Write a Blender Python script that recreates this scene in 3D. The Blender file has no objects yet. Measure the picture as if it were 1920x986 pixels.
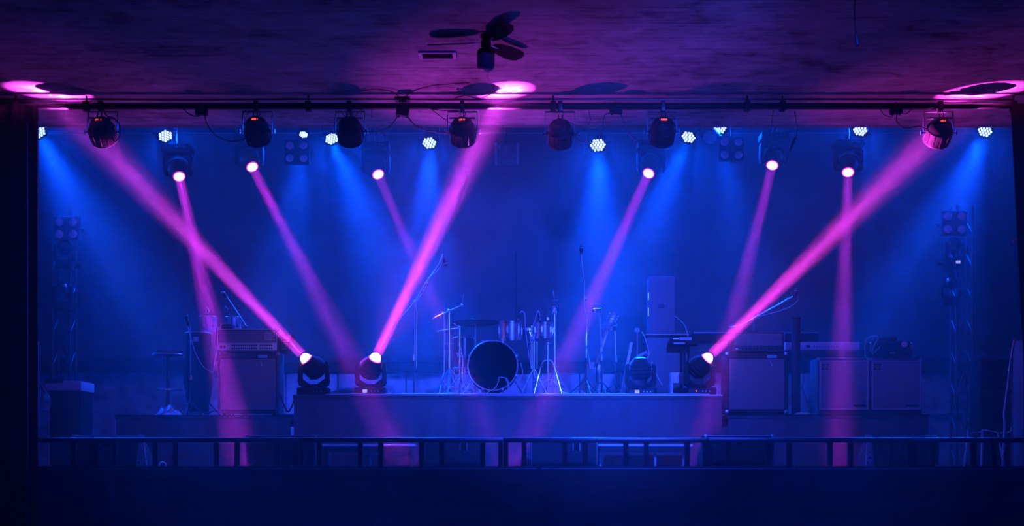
import bpy, bmesh, math, random
from mathutils import Vector, Matrix
random.seed(7)
SC = bpy.context.scene
COL = SC.collection

# ------------------------------------------------------------------ camera
F = 2400.0; HY = 885.0; CD = 13.0; CZ = 1.21       # focal length in px, horizon row, camera distance, eye height
cam = bpy.data.cameras.new('camera'); cam_o = bpy.data.objects.new('camera', cam); COL.objects.link(cam_o)
cam_o.location = (0, -CD, CZ); cam_o.rotation_euler = (math.pi / 2, 0, 0)
cam.sensor_width = 36; cam.lens = F / 1920 * 36; cam.shift_y = (HY - 493) / 1920
cam.clip_end = 60
SC.camera = cam_o

def sc(y): return F / (CD + y)
def X(px, y): return (px - 960) / sc(y)
def Z(py, y): return CZ + (HY - py) / sc(y)
def P(px, py, y): return Vector((X(px, y), y, Z(py, y)))

# ------------------------------------------------------------------ world, exposure
w = bpy.data.worlds.new('night'); SC.world = w; w.use_nodes = True
bg = w.node_tree.nodes['Background']; bg.inputs[0].default_value = (.02, .02, .12, 1); bg.inputs[1].default_value = .01
SC.view_settings.view_transform = 'Standard'; SC.view_settings.look = 'None'
SC.view_settings.exposure = 0.06; SC.view_settings.gamma = 1.0
SC.cycles.volume_bounces = 0
SC.cycles.max_bounces = 6
SC.cycles.diffuse_bounces = 3
SC.cycles.sample_clamp_indirect = 4.0

# light levels
PINK = (.92, .05, .92); PINK3 = (1.0, .045, .74); PINK2 = (.80, .03, 1.0); BLUE = (.0, .058, 1.0); BLUEV = (.025, .08, 1.0)
UP_CORE, UP_WIDE, UP_HALO, UP_SPILL = 26, 7500, 175, 8
DN_CORE, DN_WIDE, DN_SPILL = 8, 3000, 0
BL_BEAM, BL_SPILL = 10500, 700

def spot(name, a, b, ang, power, col, r=.04, blend=.5, parent=None):
    l = bpy.data.lights.new(name, 'SPOT'); l.energy = power; l.color = col
    l.spot_size = math.radians(ang); l.spot_blend = blend; l.shadow_soft_size = r
    o = bpy.data.objects.new(name, l); COL.objects.link(o)
    a = Vector(a); o.rotation_euler = (Vector(b) - a).to_track_quat('-Z', 'Y').to_euler()
    if parent is not None:
        o.parent = parent; o.location = a - parent.location
    else:
        o.location = a
    return o

def disc_light(name, a, b, spread, power, col, size, parent):
    l = bpy.data.lights.new(name, 'AREA'); l.energy = power; l.color = col; l.shape = 'DISK'; l.size = size; l.spread = math.radians(spread)
    o = bpy.data.objects.new(name, l); COL.objects.link(o); a = Vector(a)
    o.rotation_euler = (Vector(b) - a).to_track_quat('-Z', 'Y').to_euler(); o.parent = parent; o.location = a - parent.location
    return o

# unseen blue fill added at the hall's rear to lift ceiling and stage front
spot('added_hall_fill', (3.0, -13.2, 4.7), (2.0, 0, 3.2), 110, 520, (.0, .03, 1), .3, 1)
# unseen blue fill added from the front so the band gear shows highlights
spot('added_front_fill', (2.6, -6.0, 4.6), (.4, 3.2, 2.8), 44, 4800, (.022, .06, 1), .10, 1)

# ------------------------------------------------------------------ materials
def mat(name, c, rough=.7, metal=0.0, emit=None, strength=0, noise=None, bump=0, spec=.5):
    m = bpy.data.materials.new(name); m.use_nodes = True; nt = m.node_tree; b = nt.nodes['Principled BSDF']
    b.inputs['Base Color'].default_value = (*c, 1); b.inputs['Roughness'].default_value = rough
    b.inputs['Metallic'].default_value = metal; b.inputs['Specular IOR Level'].default_value = spec
    if emit:
        b.inputs['Emission Color'].default_value = (*emit, 1); b.inputs['Emission Strength'].default_value = strength
    if noise:
        tc = nt.nodes.new('ShaderNodeTexCoord'); mp = nt.nodes.new('ShaderNodeMapping'); mp.inputs['Scale'].default_value = noise[0]
        n = nt.nodes.new('ShaderNodeTexNoise'); n.inputs['Scale'].default_value = 1; n.inputs['Detail'].default_value = 6
        r = nt.nodes.new('ShaderNodeValToRGB')
        r.color_ramp.elements[0].position = .35; r.color_ramp.elements[1].position = .65
        r.color_ramp.elements[0].color = (*[x * noise[1] for x in c], 1); r.color_ramp.elements[1].color = (*[min(1, x * noise[2]) for x in c], 1)
        nt.links.new(tc.outputs['Object'], mp.inputs[0]); nt.links.new(mp.outputs[0], n.inputs[0])
        nt.links.new(n.outputs[0], r.inputs[0]); nt.links.new(r.outputs[0], b.inputs['Base Color'])
        if bump:
            bp = nt.nodes.new('ShaderNodeBump'); bp.inputs['Strength'].default_value = bump; bp.inputs['Distance'].default_value = .02
            nt.links.new(n.outputs[0], bp.inputs['Height']); nt.links.new(bp.outputs[0], b.inputs['Normal'])
    return m

def ceiling_mat():
    m = bpy.data.materials.new('ceiling_plaster'); m.use_nodes = True; nt = m.node_tree; b = nt.nodes['Principled BSDF']
    b.inputs['Roughness'].default_value = .75
    tc = nt.nodes.new('ShaderNodeTexCoord')
    def noise(scale, det, dist=0):
        mp = nt.nodes.new('ShaderNodeMapping'); mp.inputs['Scale'].default_value = scale
        n = nt.nodes.new('ShaderNodeTexNoise'); n.inputs['Scale'].default_value = 1; n.inputs['Detail'].default_value = det
        n.inputs['Distortion'].default_value = dist
        nt.links.new(tc.outputs['Object'], mp.inputs[0]); nt.links.new(mp.outputs[0], n.inputs[0]); return n
    a = noise((1.1, 1.7, 1), 8, .6); s = noise((1.2, 22, 1), 5, .2); d = noise((3.5, 5, 1), 6, 1.2)
    def mix(x, y, f):
        mm = nt.nodes.new('ShaderNodeMix'); mm.data_type = 'FLOAT'; mm.inputs[0].default_value = f
        nt.links.new(x, mm.inputs[2]); nt.links.new(y, mm.inputs[3]); return mm.outputs[0]
    v = mix(mix(a.outputs[0], s.outputs[0], .42), d.outputs[0], .33)
    r = nt.nodes.new('ShaderNodeValToRGB')
    r.color_ramp.elements[0].position = .36; r.color_ramp.elements[0].color = (.10, .095, .09, 1)
    r.color_ramp.elements[1].position = .60; r.color_ramp.elements[1].color = (.58, .56, .54, 1)
    e = r.color_ramp.elements.new(.47); e.color = (.36, .345, .33, 1)
    nt.links.new(v, r.inputs[0]); nt.links.new(r.outputs[0], b.inputs['Base Color'])
    bp = nt.nodes.new('ShaderNodeBump'); bp.inputs['Strength'].default_value = .22; bp.inputs['Distance'].default_value = .02
    nt.links.new(v, bp.inputs['Height']); nt.links.new(bp.outputs[0], b.inputs['Normal'])
    return m

M_ceil = ceiling_mat()
M_fascia = mat('fascia_paint', (.20, .19, .18), .8, noise=((1.5, 1, 14), .7, 1.3), bump=.2)
M_wall = mat('dark_wall_paint', (.03, .03, .035), .8, noise=((2, 2, 2), .7, 1.3))
M_stagefront = mat('stage_front_board', (.06, .06, .075), .65, noise=((.8, .8, 6), .75, 1.25))
M_stage = mat('stage_boards', (.05, .05, .055), .45, noise=((2, 9, 2), .6, 1.4))
M_hall = mat('hall_floor', (.06, .06, .06), .5, noise=((3, 3, 3), .6, 1.4))
M_edge = mat('aluminium_edge', (.55, .55, .6), .35, .8)
M_drape = mat('black_drape', (.018, .016, .022), .95)
M_backdrop = mat('backdrop_cloth', (.11, .11, .13), .9, noise=((1.5, 1, 1.5), .8, 1.2), bump=.2)
M_backwall = mat('pale_back_wall', (.82, .84, .88), .7, noise=((4, 1, 4), .65, 1.15))
M_skirt = mat('riser_skirt', (.12, .12, .15), .9, noise=((3, 3, 1), .85, 1.15))
M_deck = mat('riser_deck', (.06, .06, .07), .6, noise=((5, 5, 5), .7, 1.4))
M_black = mat('black_metal', (.018, .018, .022), .42, .0)
M_blackg = mat('black_gloss', (.02, .02, .025), .22)
M_plas = mat('black_plastic', (.016, .016, .018), .6, spec=.18)
M_rubber = mat('cable_rubber', (.02, .02, .022), .55)
M_cablel = mat('pale_cable', (.62, .62, .66), .5)
M_chrome = mat('chrome', (.85, .85, .88), .26, 1.0)
M_steel = mat('brushed_steel', (.45, .45, .48), .35, .9)
M_alu = mat('aluminium', (.5, .5, .55), .3, .9)
M_truss = mat('dull_truss_tube', (.10, .10, .12), .45, .5)
M_palesteel = mat('whitened_tube', (.75, .76, .8), .4)  # whitened where no lamp reaches, in place of the blue light there
M_rail = mat('worn_rail_metal', (.16, .16, .18), .38, .85)
M_tolex = mat('amp_tolex', (.045, .045, .05), .7, noise=((60, 60, 60), .7, 1.4), bump=.3)
M_grillcloth = mat('grille_cloth', (.19, .19, .22), .85, noise=((80, 80, 80), .92, 1.08))
M_silver = mat('silver_panel', (.82, .82, .86), .45, .0)
M_pipingw = mat('pale_piping', (.75, .75, .8), .5)
M_white = mat('white_plastic', (.75, .75, .78), .5)
M_paper = mat('crumpled_paper', (.6, .6, .62), .8)
M_wood = mat('guitar_lacquer', (.25, .10, .06), .25)
M_drumshell = mat('drum_shell_chrome', (.8, .8, .85), .3, 1.0)
M_skin = mat('drum_skin', (.6, .6, .62), .5)
M_skinb = mat('black_drum_head', (.016, .016, .02), .35)
M_cymbal = mat('dark_cymbal_bronze', (.05, .04, .03), .4, .8)
M_glass = mat('fan_globe_glass', (.30, .28, .34), .4)
M_lensoff = mat('unlit_lens', (.28, .28, .34), .35)
M_red = mat('red_display', (.05, 0, 0), .5, emit=(1, .035, .015), strength=5)
M_redd = mat('red_display_dim', (.05, 0, 0), .5, emit=(1, .01, .04), strength=.7)
M_screen = mat('lit_screen', (.1, .1, .1), .5, emit=(.35, .38, .95), strength=.9)
M_pinklens = mat('pink_lens', (.1, .1, .1), .3, emit=(1, .62, .95), strength=9)
M_pinkring = mat('pink_lens_rim', (.1, .1, .1), .3, emit=(1, .02, .55), strength=1.2)
M_bluelens = mat('blue_led', (.1, .1, .1), .3, emit=(.24, .36, 1), strength=4.6)
M_tag = mat('pale_blue_tape', (.25, .6, .6), .6)

# ------------------------------------------------------------------ mesh builder
class MB:
    def __init__(self): self.v = []; self.f = []
    def add(self, vs, fs):
        n = len(self.v); self.v += [Vector(v) for v in vs]; self.f += [tuple(i + n for i in f) for f in fs]; return self
    def box(self, a, b, R=None, c=None):
        a = Vector(a); b = Vector(b); c = Vector(c) if c is not None else (a + b) / 2
        vs = [Vector((x, y, z)) for x in (a.x, b.x) for y in (a.y, b.y) for z in (a.z, b.z)]
        if R is not None: vs = [c + R @ (v - c) for v in vs]
        return self.add(vs, [(0, 1, 3, 2), (4, 6, 7, 5), (0, 4, 5, 1), (2, 3, 7, 6), (0, 2, 6, 4), (1, 5, 7, 3)])
    def lathe(self, o, axis, prof, n=16, ph=0):
        """prof: list of (distance along axis, radius)"""
        o = Vector(o); ax = Vector(axis).normalized()
        u = ax.orthogonal().normalized(); 
        if abs(ax.z) < .999:
            u = ax.cross(Vector((0, 0, 1))).normalized()
        v = ax.cross(u)
        vs = []; fs = []
        for t, r in prof:
            for k in range(n):
                a = 2 * math.pi * (k + ph) / n
                vs.append(o + ax * t + (u * math.cos(a) + v * math.sin(a)) * max(r, 1e-4))
        for i in range(len(prof) - 1):
            for k in range(n):
                k2 = (k + 1) % n
                fs.append((i * n + k, i * n + k2, (i + 1) * n + k2, (i + 1) * n + k))
        fs.append(tuple(range(n - 1, -1, -1))); fs.append(tuple((len(prof) - 1) * n + k for k in range(n)))
        return self.add(vs, fs)
    def cyl(self, p, q, r, r2=None, n=10):
        p = Vector(p); q = Vector(q); d = q - p
        return self.lathe(p, d, [(0, r), (d.length, r if r2 is None else r2)], n)
    def tube(self, pts, r, n=6, smooth=True):
        pts = [Vector(p) for p in pts]
        if smooth and len(pts) > 2: pts = catmull(pts)
        vs = []; fs = []; up = Vector((0.13, .31, .94))
        for i, p in enumerate(pts):
            t = (pts[min(i + 1, len(pts) - 1)] - pts[max(i - 1, 0)]).normalized()
            u = t.cross(up)
            u = u.normalized() if u.length > .05 else t.orthogonal().normalized()
            if i and u.dot(pu) < 0: u = -u
            pu = u; v = t.cross(u)
            for k in range(n):
                a = 2 * math.pi * k / n; vs.append(p + (u * math.cos(a) + v * math.sin(a)) * r)
        for i in range(len(pts) - 1):
            for k in range(n):
                k2 = (k + 1) % n; fs.append((i * n + k, i * n + k2, (i + 1) * n + k2, (i + 1) * n + k))
        fs.append(tuple(range(n - 1, -1, -1))); fs.append(tuple((len(pts) - 1) * n + k for k in range(n)))
        return self.add(vs, fs)
    def prism_y(self, poly, y0, y1):
        """poly of (x, z), extruded along y"""
        n = len(poly); vs = [(x, y0, z) for x, z in poly] + [(x, y1, z) for x, z in poly]
        return self.add(vs, [tuple(range(n)), tuple(range(2 * n - 1, n - 1, -1))] + [(i, i + n, (i + 1) % n + n, (i + 1) % n) for i in range(n)])
    def prism_x(self, poly, x0, x1):
        """poly of (y, z), extruded along x"""
        n = len(poly); vs = [(x0, y, z) for y, z in poly] + [(x1, y, z) for y, z in poly]
        return self.add(vs, [tuple(range(n)), tuple(range(2 * n - 1, n - 1, -1))] + [(i, i + n, (i + 1) % n + n, (i + 1) % n) for i in range(n)])
    def sphere(self, c, r, n=12, sz=1, ax=(0, 0, 1)):
        k = n // 2; pr = [(-r * sz * math.cos(math.pi * i / k), r * math.sin(math.pi * i / k)) for i in range(k + 1)]
        return self.lathe(c, ax, pr, n)
    def torus(self, c, ax, R, r, n=28, m=6, a0=0, a1=2 * math.pi):
        ax = Vector(ax).normalized(); u = ax.orthogonal().normalized(); v = ax.cross(u); c = Vector(c)
        pts = [c + (u * math.cos(a0 + (a1 - a0) * i / n) + v * math.sin(a0 + (a1 - a0) * i / n)) * R for i in range(n + 1)]
        vs = []; fs = []
        for p in pts:
            d = (p - c).normalized()
            for k in range(m):
                a = 2 * math.pi * k / m; vs.append(p + (d * math.cos(a) + ax * math.sin(a)) * r)
        for i in range(n):
            for k in range(m):
                k2 = (k + 1) % m; fs.append((i * m + k, i * m + k2, (i + 1) * m + k2, (i + 1) * m + k))
        return self.add(vs, fs)

def catmull(p, k=5):
    q = [p[0] * 2 - p[1]] + p + [p[-1] * 2 - p[-2]]; out = []
    for i in range(1, len(q) - 2):
        for j in range(k):
            t = j / k; a, b, c, d = q[i - 1], q[i], q[i + 1], q[i + 2]
            out.append(.5 * ((2 * b) + (c - a) * t + (2 * a - 5 * b + 4 * c - d) * t * t + (3 * b - a - 3 * c + d) * t ** 3))
    out.append(p[-1]); return out

def obj(name, mb, m, parent=None, label=None, bevel=0, kind=None, smooth=True):
    org = Vector((0, 0, 0))
    if parent is not None:
        r = parent
        while r.parent is not None: r = r.parent
        org = r.location
    else:
        n = len(mb.v); xs = [v.x for v in mb.v]; ys = [v.y for v in mb.v]; zs = [v.z for v in mb.v]
        org = Vector(((min(xs) + max(xs)) / 2, (min(ys) + max(ys)) / 2, min(zs)))
    me = bpy.data.meshes.new(name); me.from_pydata([v - org for v in mb.v], [], mb.f); me.materials.append(m); me.validate()
    bm = bmesh.new(); bm.from_mesh(me); bmesh.ops.recalc_face_normals(bm, faces=bm.faces)
    if bevel:
        es = [e for e in bm.edges if len(e.link_faces) == 2 and e.calc_face_angle(0) > .6]
        bmesh.ops.bevel(bm, geom=es, offset=bevel, segments=2, affect='EDGES', profile=.6, clamp_overlap=True)
    bm.to_mesh(me); bm.free()
    if smooth:
        for f in me.polygons: f.use_smooth = True
        me.set_sharp_from_angle(angle=math.radians(38))
    o = bpy.data.objects.new(name, me); COL.objects.link(o)
    if parent is not None: o.parent = parent
    else: o.location = org
    if label: o['label'] = label
    if kind: o['kind'] = kind
    return o

def thing(name, label, cat, loc, group=None):
    o = bpy.data.objects.new(name, None); COL.objects.link(o); o.location = loc; o.empty_display_size = .1
    o['label'] = label; o['category'] = cat
    if group: o['group'] = group
    return o
def tag(o, label, cat, group=None):
    o['label'] = label; o['category'] = cat
    if group: o['group'] = group
    return o
def struct(name, mb, m, parent=None, bevel=0):
    o = obj(name, mb, m, parent, bevel=bevel)
    if parent is None: o['kind'] = 'structure'
    return o
def copy_tree(o, offset=None, parent=None):
    c = o.copy(); COL.objects.link(c)
    if parent is not None: c.parent = parent
    if offset is not None: c.location = o.location + Vector(offset)
    for ch in o.children: copy_tree(ch, None, c)
    return c

# ------------------------------------------------------------------ setting
STAGE = 1.25; CEIL = 5.10
struct('floor', MB().box((-8.2, -14.5, -.1), (8.2, -.02, 0)), M_hall)
st = struct('floor_stage', MB().box((-7.6, 0.02, 1.19), (7.6, 6.0, STAGE)), M_stage)
sf = struct('trim_1', MB().box((-7.6, 0, 0), (7.6, .019, 1.239)), M_stagefront)       # stage front board
# aluminium nosing added in uneven lengths to give the lit slivers along the edge
edge = MB(); x = -4.75; i = 0
while x < 5.6:
    l = random.uniform(.35, 1.3); g = random.uniform(0, .05)
    edge.box((x, -.006, 1.240), (min(x + l, 5.6), .03, 1.2525 + random.uniform(-.001, .003))); x += l + g
struct('trim_2', edge, M_edge)
struct('ceiling', MB().box((-8.2, -14.5, CEIL), (8.2, 1.36, CEIL + .12)), M_ceil)
struct('ceiling_stage', MB().box((-7.6, 1.3, 6.6), (7.6, 6.0, 6.7)), M_wall)
struct('wall_back', MB().box((-7.6, 5.7, 1.25), (7.6, 5.8, 6.6)), M_backwall)
struct('wall_left', MB().box((-8.2, .45, 0), (X(66, .5), .60, CEIL)), M_wall)
struct('wall_left_side', MB().box((-8.3, -14.5, 0), (-8.2, .45, CEIL)), M_wall)
struct('wall_right_side', MB().box((8.2, -14.5, 0), (8.3, .45, CEIL)), M_wall)
struct('wall_hall_back', MB().box((-8.2, -14.6, 0), (8.2, -14.5, CEIL)), M_wall)
struct('wall_stage_left', MB().box((-7.7, .45, 1.25), (-7.6, 6.0, 6.6)), M_wall)
struct('wall_stage_right', MB().box((7.6, .45, 1.25), (7.7, 6.0, 6.6)), M_wall)
struct('wall_right', MB().box((X(1925, .5), .45, 0), (8.2, .60, CEIL)), M_wall)
struct('wall_front', MB().box((-7.6, 1.362, CEIL + .0), (7.6, 1.46, 6.6)), M_fascia)
# steel strip put in for the lit edge of the left jamb
struct('trim_3', MB().box((X(66, .46), .43, 1.2), (X(73, .46), .47, Z(640, .46))), M_steel)

# backdrop cloth with folds and a dark rail at its hem
bd = MB(); nx, nz = 90, 30; x0, x1, z0, z1 = -7.3, 7.3, Z(679, 5.4), 6.5
for i in range(nx + 1):
    for j in range(nz + 1):
        u = i / nx; t = j / nz
        yy = 5.42 + .022 * math.sin(u * 61 + 1.3 * math.sin(t * 4)) * (1 - .3 * t) + .018 * math.sin(u * 23 + t * 9) + .015 * math.sin(t * 14 + u * 8) * (1 - t)
        bd.v.append(Vector((x0 + (x1 - x0) * u, yy, z0 + (z1 - z0) * t)))
for i in range(nx):
    for j in range(nz):
        a = i * (nz + 1) + j; bd.f.append((a, a + nz + 1, a + nz + 2, a + 1))
b2 = obj('backdrop', bd, M_backdrop); b2.modifiers.new('thickness', 'SOLIDIFY').thickness = .006
tag(b2, 'wide dark cloth backdrop hanging across the back of the stage', 'backdrop')
hem = obj('hem_rail', MB().box((-7.2, 5.36, Z(697, 5.4)), (7.2, 5.5, Z(678, 5.4))), M_drape, b2)
hem.location = -b2.location; 
for v in hem.data.vertices: v.co += b2.location
# seam line in the backdrop
o = obj('seam', MB().tube([P(968, 470, 5.37), P(969, 540, 5.37), P(968, 600, 5.37)], .006), M_drape, b2)

# pale panels of the low back wall, with recessed joints
wallb = bpy.data.objects['wall_back']
px = 500
pz0, pz1 = Z(775, 5.4), Z(699, 5.4)
for wd in (36, 98, 62, 66, 86, 96, 60, 84, 74, 90, 66, 98, 56, 70, 88, 90, 84):
    pn = obj('panel', MB().box((X(px, 5.5), 5.52, pz0), (X(px + wd - 2.2, 5.5), 5.60 + random.uniform(0, .01), pz1 + random.uniform(-.01, .01))), M_backwall, wallb, bevel=.004)
    px += wd

# curtains
def curtain(name, label, poly_edge, far_px, y, z0, z1, amp, n):
    """poly_edge(z)->x of the inner edge; hangs to far_px outside"""
    mb = MB(); nu, nz = n, 24
    for i in range(nu + 1):
        for j in range(nz + 1):
            z = z0 + (z1 - z0) * j / nz; e = poly_edge(z); u = i / nu
            x = e + (far_px - e) * u
            mb.v.append(Vector((x, y + amp * math.sin(u * n * 1.15) + .3 * amp * math.sin(u * 40 + z), z)))
    for i in range(nu):
        for j in range(nz):
            a = i * (nz + 1) + j; mb.f.append((a, a + nz + 1, a + nz + 2, a + 1))
    c = obj(name, mb, M_drape); c.modifiers.new('thickness', 'SOLIDIFY').thickness = .012
    tag(c, label, 'curtain'); return c
curtain('stage_curtain', 'black curtain hanging down the left edge of the stage opening', lambda z: X(69, -.12), X(-120, -.12), -.12, .02, 4.9, .028, 40)
def redge(z):
    py = HY - (z - CZ) * sc(-.12)
    pts = [(180, 1896), (235, 1898), (400, 1906), (560, 1914), (700, 1923), (1200, 1950)]
    for (a, b), (c, d) in zip(pts, pts[1:]):
        if py <= c: return X(b + (d - b) * (py - a) / (c - a), -.12)
    return X(1950, -.12)
curtain('stage_curtain', 'black curtain at the far right edge, slanting outward below', redge, X(2100, -.12), -.12, .02, 4.9, .028, 40)
# curtain rail carries both curtains (hidden by them and above the frame edge)
# added rod standing in for the blue lit line on the curtain fold
o = obj('fold_glint_rod', MB().cyl((X(51, -.2), -.2, .0) , P(50, 228, -.2), .012, n=8), M_truss)
tag(o, 'added thin rod standing in for the lit line on the left black curtain', 'pole')

# right pillar, lit blue
pl = struct('wall_pillar_right', MB().box((X(1899, 1.05), .75, STAGE), (X(1960, .7), 1.05, Z(638, .9))), mat('pillar_paint', (.12, .12, .15), .7, noise=((2, 2, 2), .8, 1.2)), bevel=.01)

# risers
def riser(label, x0, x1, y0, y1, pytop):
    zt = Z(pytop, y0)
    t = thing('stage_riser', label, 'riser', ((x0 + x1) / 2, (y0 + y1) / 2, STAGE))
    obj('deck', MB().box((x0, y0, zt - .05), (x1, y1, zt)), M_deck, t, bevel=.004)
    n = int((x1 - x0) / .03); mb = MB(); ph = random.random() * 6
    for i in range(n + 1):
        x = x0 + .01 + (x1 - x0 - .02) * i / n; y = y0 + .012 + .004 * math.sin(i * .9 + ph) + .003 * math.sin(i * .31)
        mb.v += [Vector((x, y, STAGE + .003)), Vector((x, y, zt - .05)), Vector((x, y + .012, STAGE + .003)), Vector((x, y + .012, zt - .05))]
    for i in range(n):
        a = i * 4; b = a + 4
        mb.f += [(a, b, b + 1, a + 1), (a + 2, a + 3, b + 3, b + 2), (a + 1, b + 1, b + 3, a + 3), (a, a + 2, b + 2, b)]
    obj('skirt', mb, M_skirt, t)
    fr = MB()
    for x in (x0 + .06, (x0 + x1) / 2, x1 - .06):
        for y in (y0 + .1, y1 - .1): fr.box((x - .025, y - .025, STAGE), (x + .025, y + .025, zt - .05))
    obj('frame', fr, M_black, t)
    obj('edge_strip', MB().box((x0, y0 - .004, zt - .012), (x1, y0 + .006, zt + .002)), M_steel if pytop < 760 else M_plas, t)
    return zt
ZC = riser('large central riser with a dark skirt carrying the drum kit', X(549, 1.6), X(1355, 1.6), 1.6, 4.4, 740)
ZL = riser('low riser at the left under the guitar amplifier and the stool', X(215, 1.75), X(546, 1.75), 1.75, 4.2, 778)
ZR = riser('low riser at the right under the row of speaker cabinets', X(1364, 1.7), X(1742, 1.7), 1.7, 4.2, 777)

# ------------------------------------------------------------------ barrier along the stage edge
T = [177, 561, 944, 1326, 1709]
yr = .075
def barrier(x0, x1, label, full=True):
    t = thing('stage_barrier', label, 'barrier', (X((x0 + x1) / 2, yr), yr, STAGE), 'barrier sections along the stage edge')
    xa, xb = X(max(x0, 73), yr), X(min(x1, 1990), yr)
    obj('top_rail', MB().box((xa, yr - .03, Z(830, yr)), (xb, yr + .03, Z(820.5, yr))), M_rail, t, bevel=.012)
    obj('bottom_rail', MB().box((xa, yr - .02, Z(877, yr)), (xb, yr + .02, Z(873.5, yr))), M_black, t)
    u = 38.25
    for k, wpx in [(0, 4.5)] + [(q, 4.6) for q in (1, 3, 4, 6, 7, 9)] + [(10, 4.5)]:
        pxc = x0 + k * u + (4.6 if k == 0 else -4.6 if k == 10 else 0)
        if pxc < 73 or pxc > 1985: continue
        obj('post', MB().box((X(pxc - wpx, yr), yr - .024, Z(873.5, yr)), (X(pxc + wpx, yr), yr + .024, Z(830, yr))), M_black, t)
barrier(177 - 382.5, 177, 'short end of the black barrier at the far left of the stage edge')
barrier(177, 560, 'black barrier section in front of the left amplifier riser')
barrier(561, 943.5, 'black barrier section in front of the left low bench and flat black box')
barrier(944, 1326, 'black barrier section in front of the right low bench')
barrier(1326.5, 1709, 'black barrier section in front of the right speaker riser')
barrier(1709.5, 2092, 'black barrier section at the far right before the pillar')

# ------------------------------------------------------------------ front floor gear
def wedge(x0, x1, label):
    y0 = .55; xa, xb = X(x0, y0), X(x1, y0); zt = Z(817, y0)
    t = thing('stage_monitor', label, 'speaker', ((xa + xb) / 2, y0 + .2, STAGE), 'monitor wedges along the stage edge')
    obj('cabinet', MB().prism_x([(y0 + .03, STAGE + .03), (y0, zt), (y0 + .16, zt), (y0 + .48, STAGE + .12), (y0 + .48, STAGE + .03)], xa, xb), M_tolex, t, bevel=.006)
    obj('grille', MB().prism_x([(y0 + .175, zt + .004), (y0 + .485, STAGE + .125), (y0 + .475, STAGE + .115), (y0 + .165, zt - .008)], xa + .03, xb - .03), M_steel, t)
    xm = (xa + xb) / 2
    obj('handle', MB().box((xm - .03, y0 - .012, zt - .11), (xm + .03, y0 + .02, zt - .045)), M_blackg, t, bevel=.006)
    for sx in (xa, xb - .035):
        obj('corner_guard', MB().box((sx, y0 - .006, zt - .03), (sx + .035, y0 + .17, zt + .016)), M_steel, t, bevel=.004)
    obj('top_lip', MB().box((xa + .035, y0 + .13, zt), (xb - .035, y0 + .15, zt + .012)), M_steel, t)
    for sx in (xa + .05, xb - .09):
        obj('foot', MB().box((sx, y0 + .06, STAGE), (sx + .04, y0 + .44, STAGE + .03)), M_rubber, t)
wedge(135, 262, 'black monitor wedge at the far left behind the barrier')
wedge(460, 590, 'black monitor wedge left of the left low bench')
wedge(1320, 1452, 'black monitor wedge right of the right low bench')
wedge(1630, 1762, 'black monitor wedge at the right, below the right bass cabinet')

def sub(x0, x1, hx, label):
    y0 = .6; xa, xb = X(x0, y0), X(x1, y0); zt = Z(824, y0)
    t = thing('bass_speaker', label, 'speaker', ((xa + xb) / 2, y0 + .25, STAGE), 'flat bass boxes at the stage edge')
    obj('cabinet', MB().box((xa, y0, STAGE + .015), (xb, y0 + .55, zt)), M_tolex, t, bevel=.008)
    h = X(hx, y0)
    obj('handle_recess', MB().box((h - .028, y0 - .006, Z(844, y0)), (h + .028, y0 + .01, Z(831, y0))), M_blackg, t)
    for s in (-1, 1): obj('handle_rim', MB().box((h + s * .036 - .006, y0 - .014, Z(844, y0)), (h + s * .036 + .006, y0 + .004, Z(831, y0))), M_steel, t)
    for sx in (xa + .04, xb - .08): obj('foot', MB().box((sx, y0 + .05, STAGE), (sx + .04, y0 + .5, STAGE + .015)), M_rubber, t)
    obj('edge_strip', MB().box((xa - .008, y0 + .01, STAGE + .02), (xa - .001, y0 + .05, zt - .01)).box((xb + .001, y0 + .01, STAGE + .02), (xb + .008, y0 + .05, zt - .01)), M_steel, t)  # steel strips put in for the rim light on the box edges
sub(787, 907, 869, 'low black speaker box right of the left bench, handle near its right side')
sub(998, 1119, 1081, 'low black speaker box left of the right bench')

def bench(x0, x1, label, leaf):
    y0 = 1.0; xa, xb = X(x0, y0), X(x1, y0)
    t = thing('low_bench', label, 'bench', ((xa + xb) / 2, y0 + .18, STAGE), 'low benches below the drum riser')
    zt = Z(833, y0)
    obj('bench_top', MB().box((xa, y0, zt - .022), (xb, y0 + .36, zt)), M_silver, t, bevel=.004)
    ap = MB(); n = 24
    poly = [(xa + .02, zt - .02)] + [(xa + .02, zt - .08)] + [(xb - .04, zt - .08), (xb - .04, zt - .02)]
    ap.prism_y(poly, y0 + .015, y0 + .035); ap.prism_y(poly, y0 + .32, y0 + .34)
    obj('apron', ap, M_black, t)
    for x in (xa + .05, xb - .06):
        for y in (y0 + .03, y0 + .33):
            obj('leg', MB().box((x - .017, y - .017, STAGE), (x + .017, y + .017, zt - .022)), M_steel if y > y0 + .2 else M_black, t)
    xm = xa + (xb - xa) * leaf
    obj('leg', MB().box((xm - .012, y0 + .16, STAGE), (xm + .012, y0 + .19, zt - .022)), M_steel, t)
bench(603, 777, 'low bench with a pale top between the left wedge and the flat black box', .51)
bench(1122, 1299, 'low bench with a pale top left of the second wedge from the right', .62)

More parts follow.
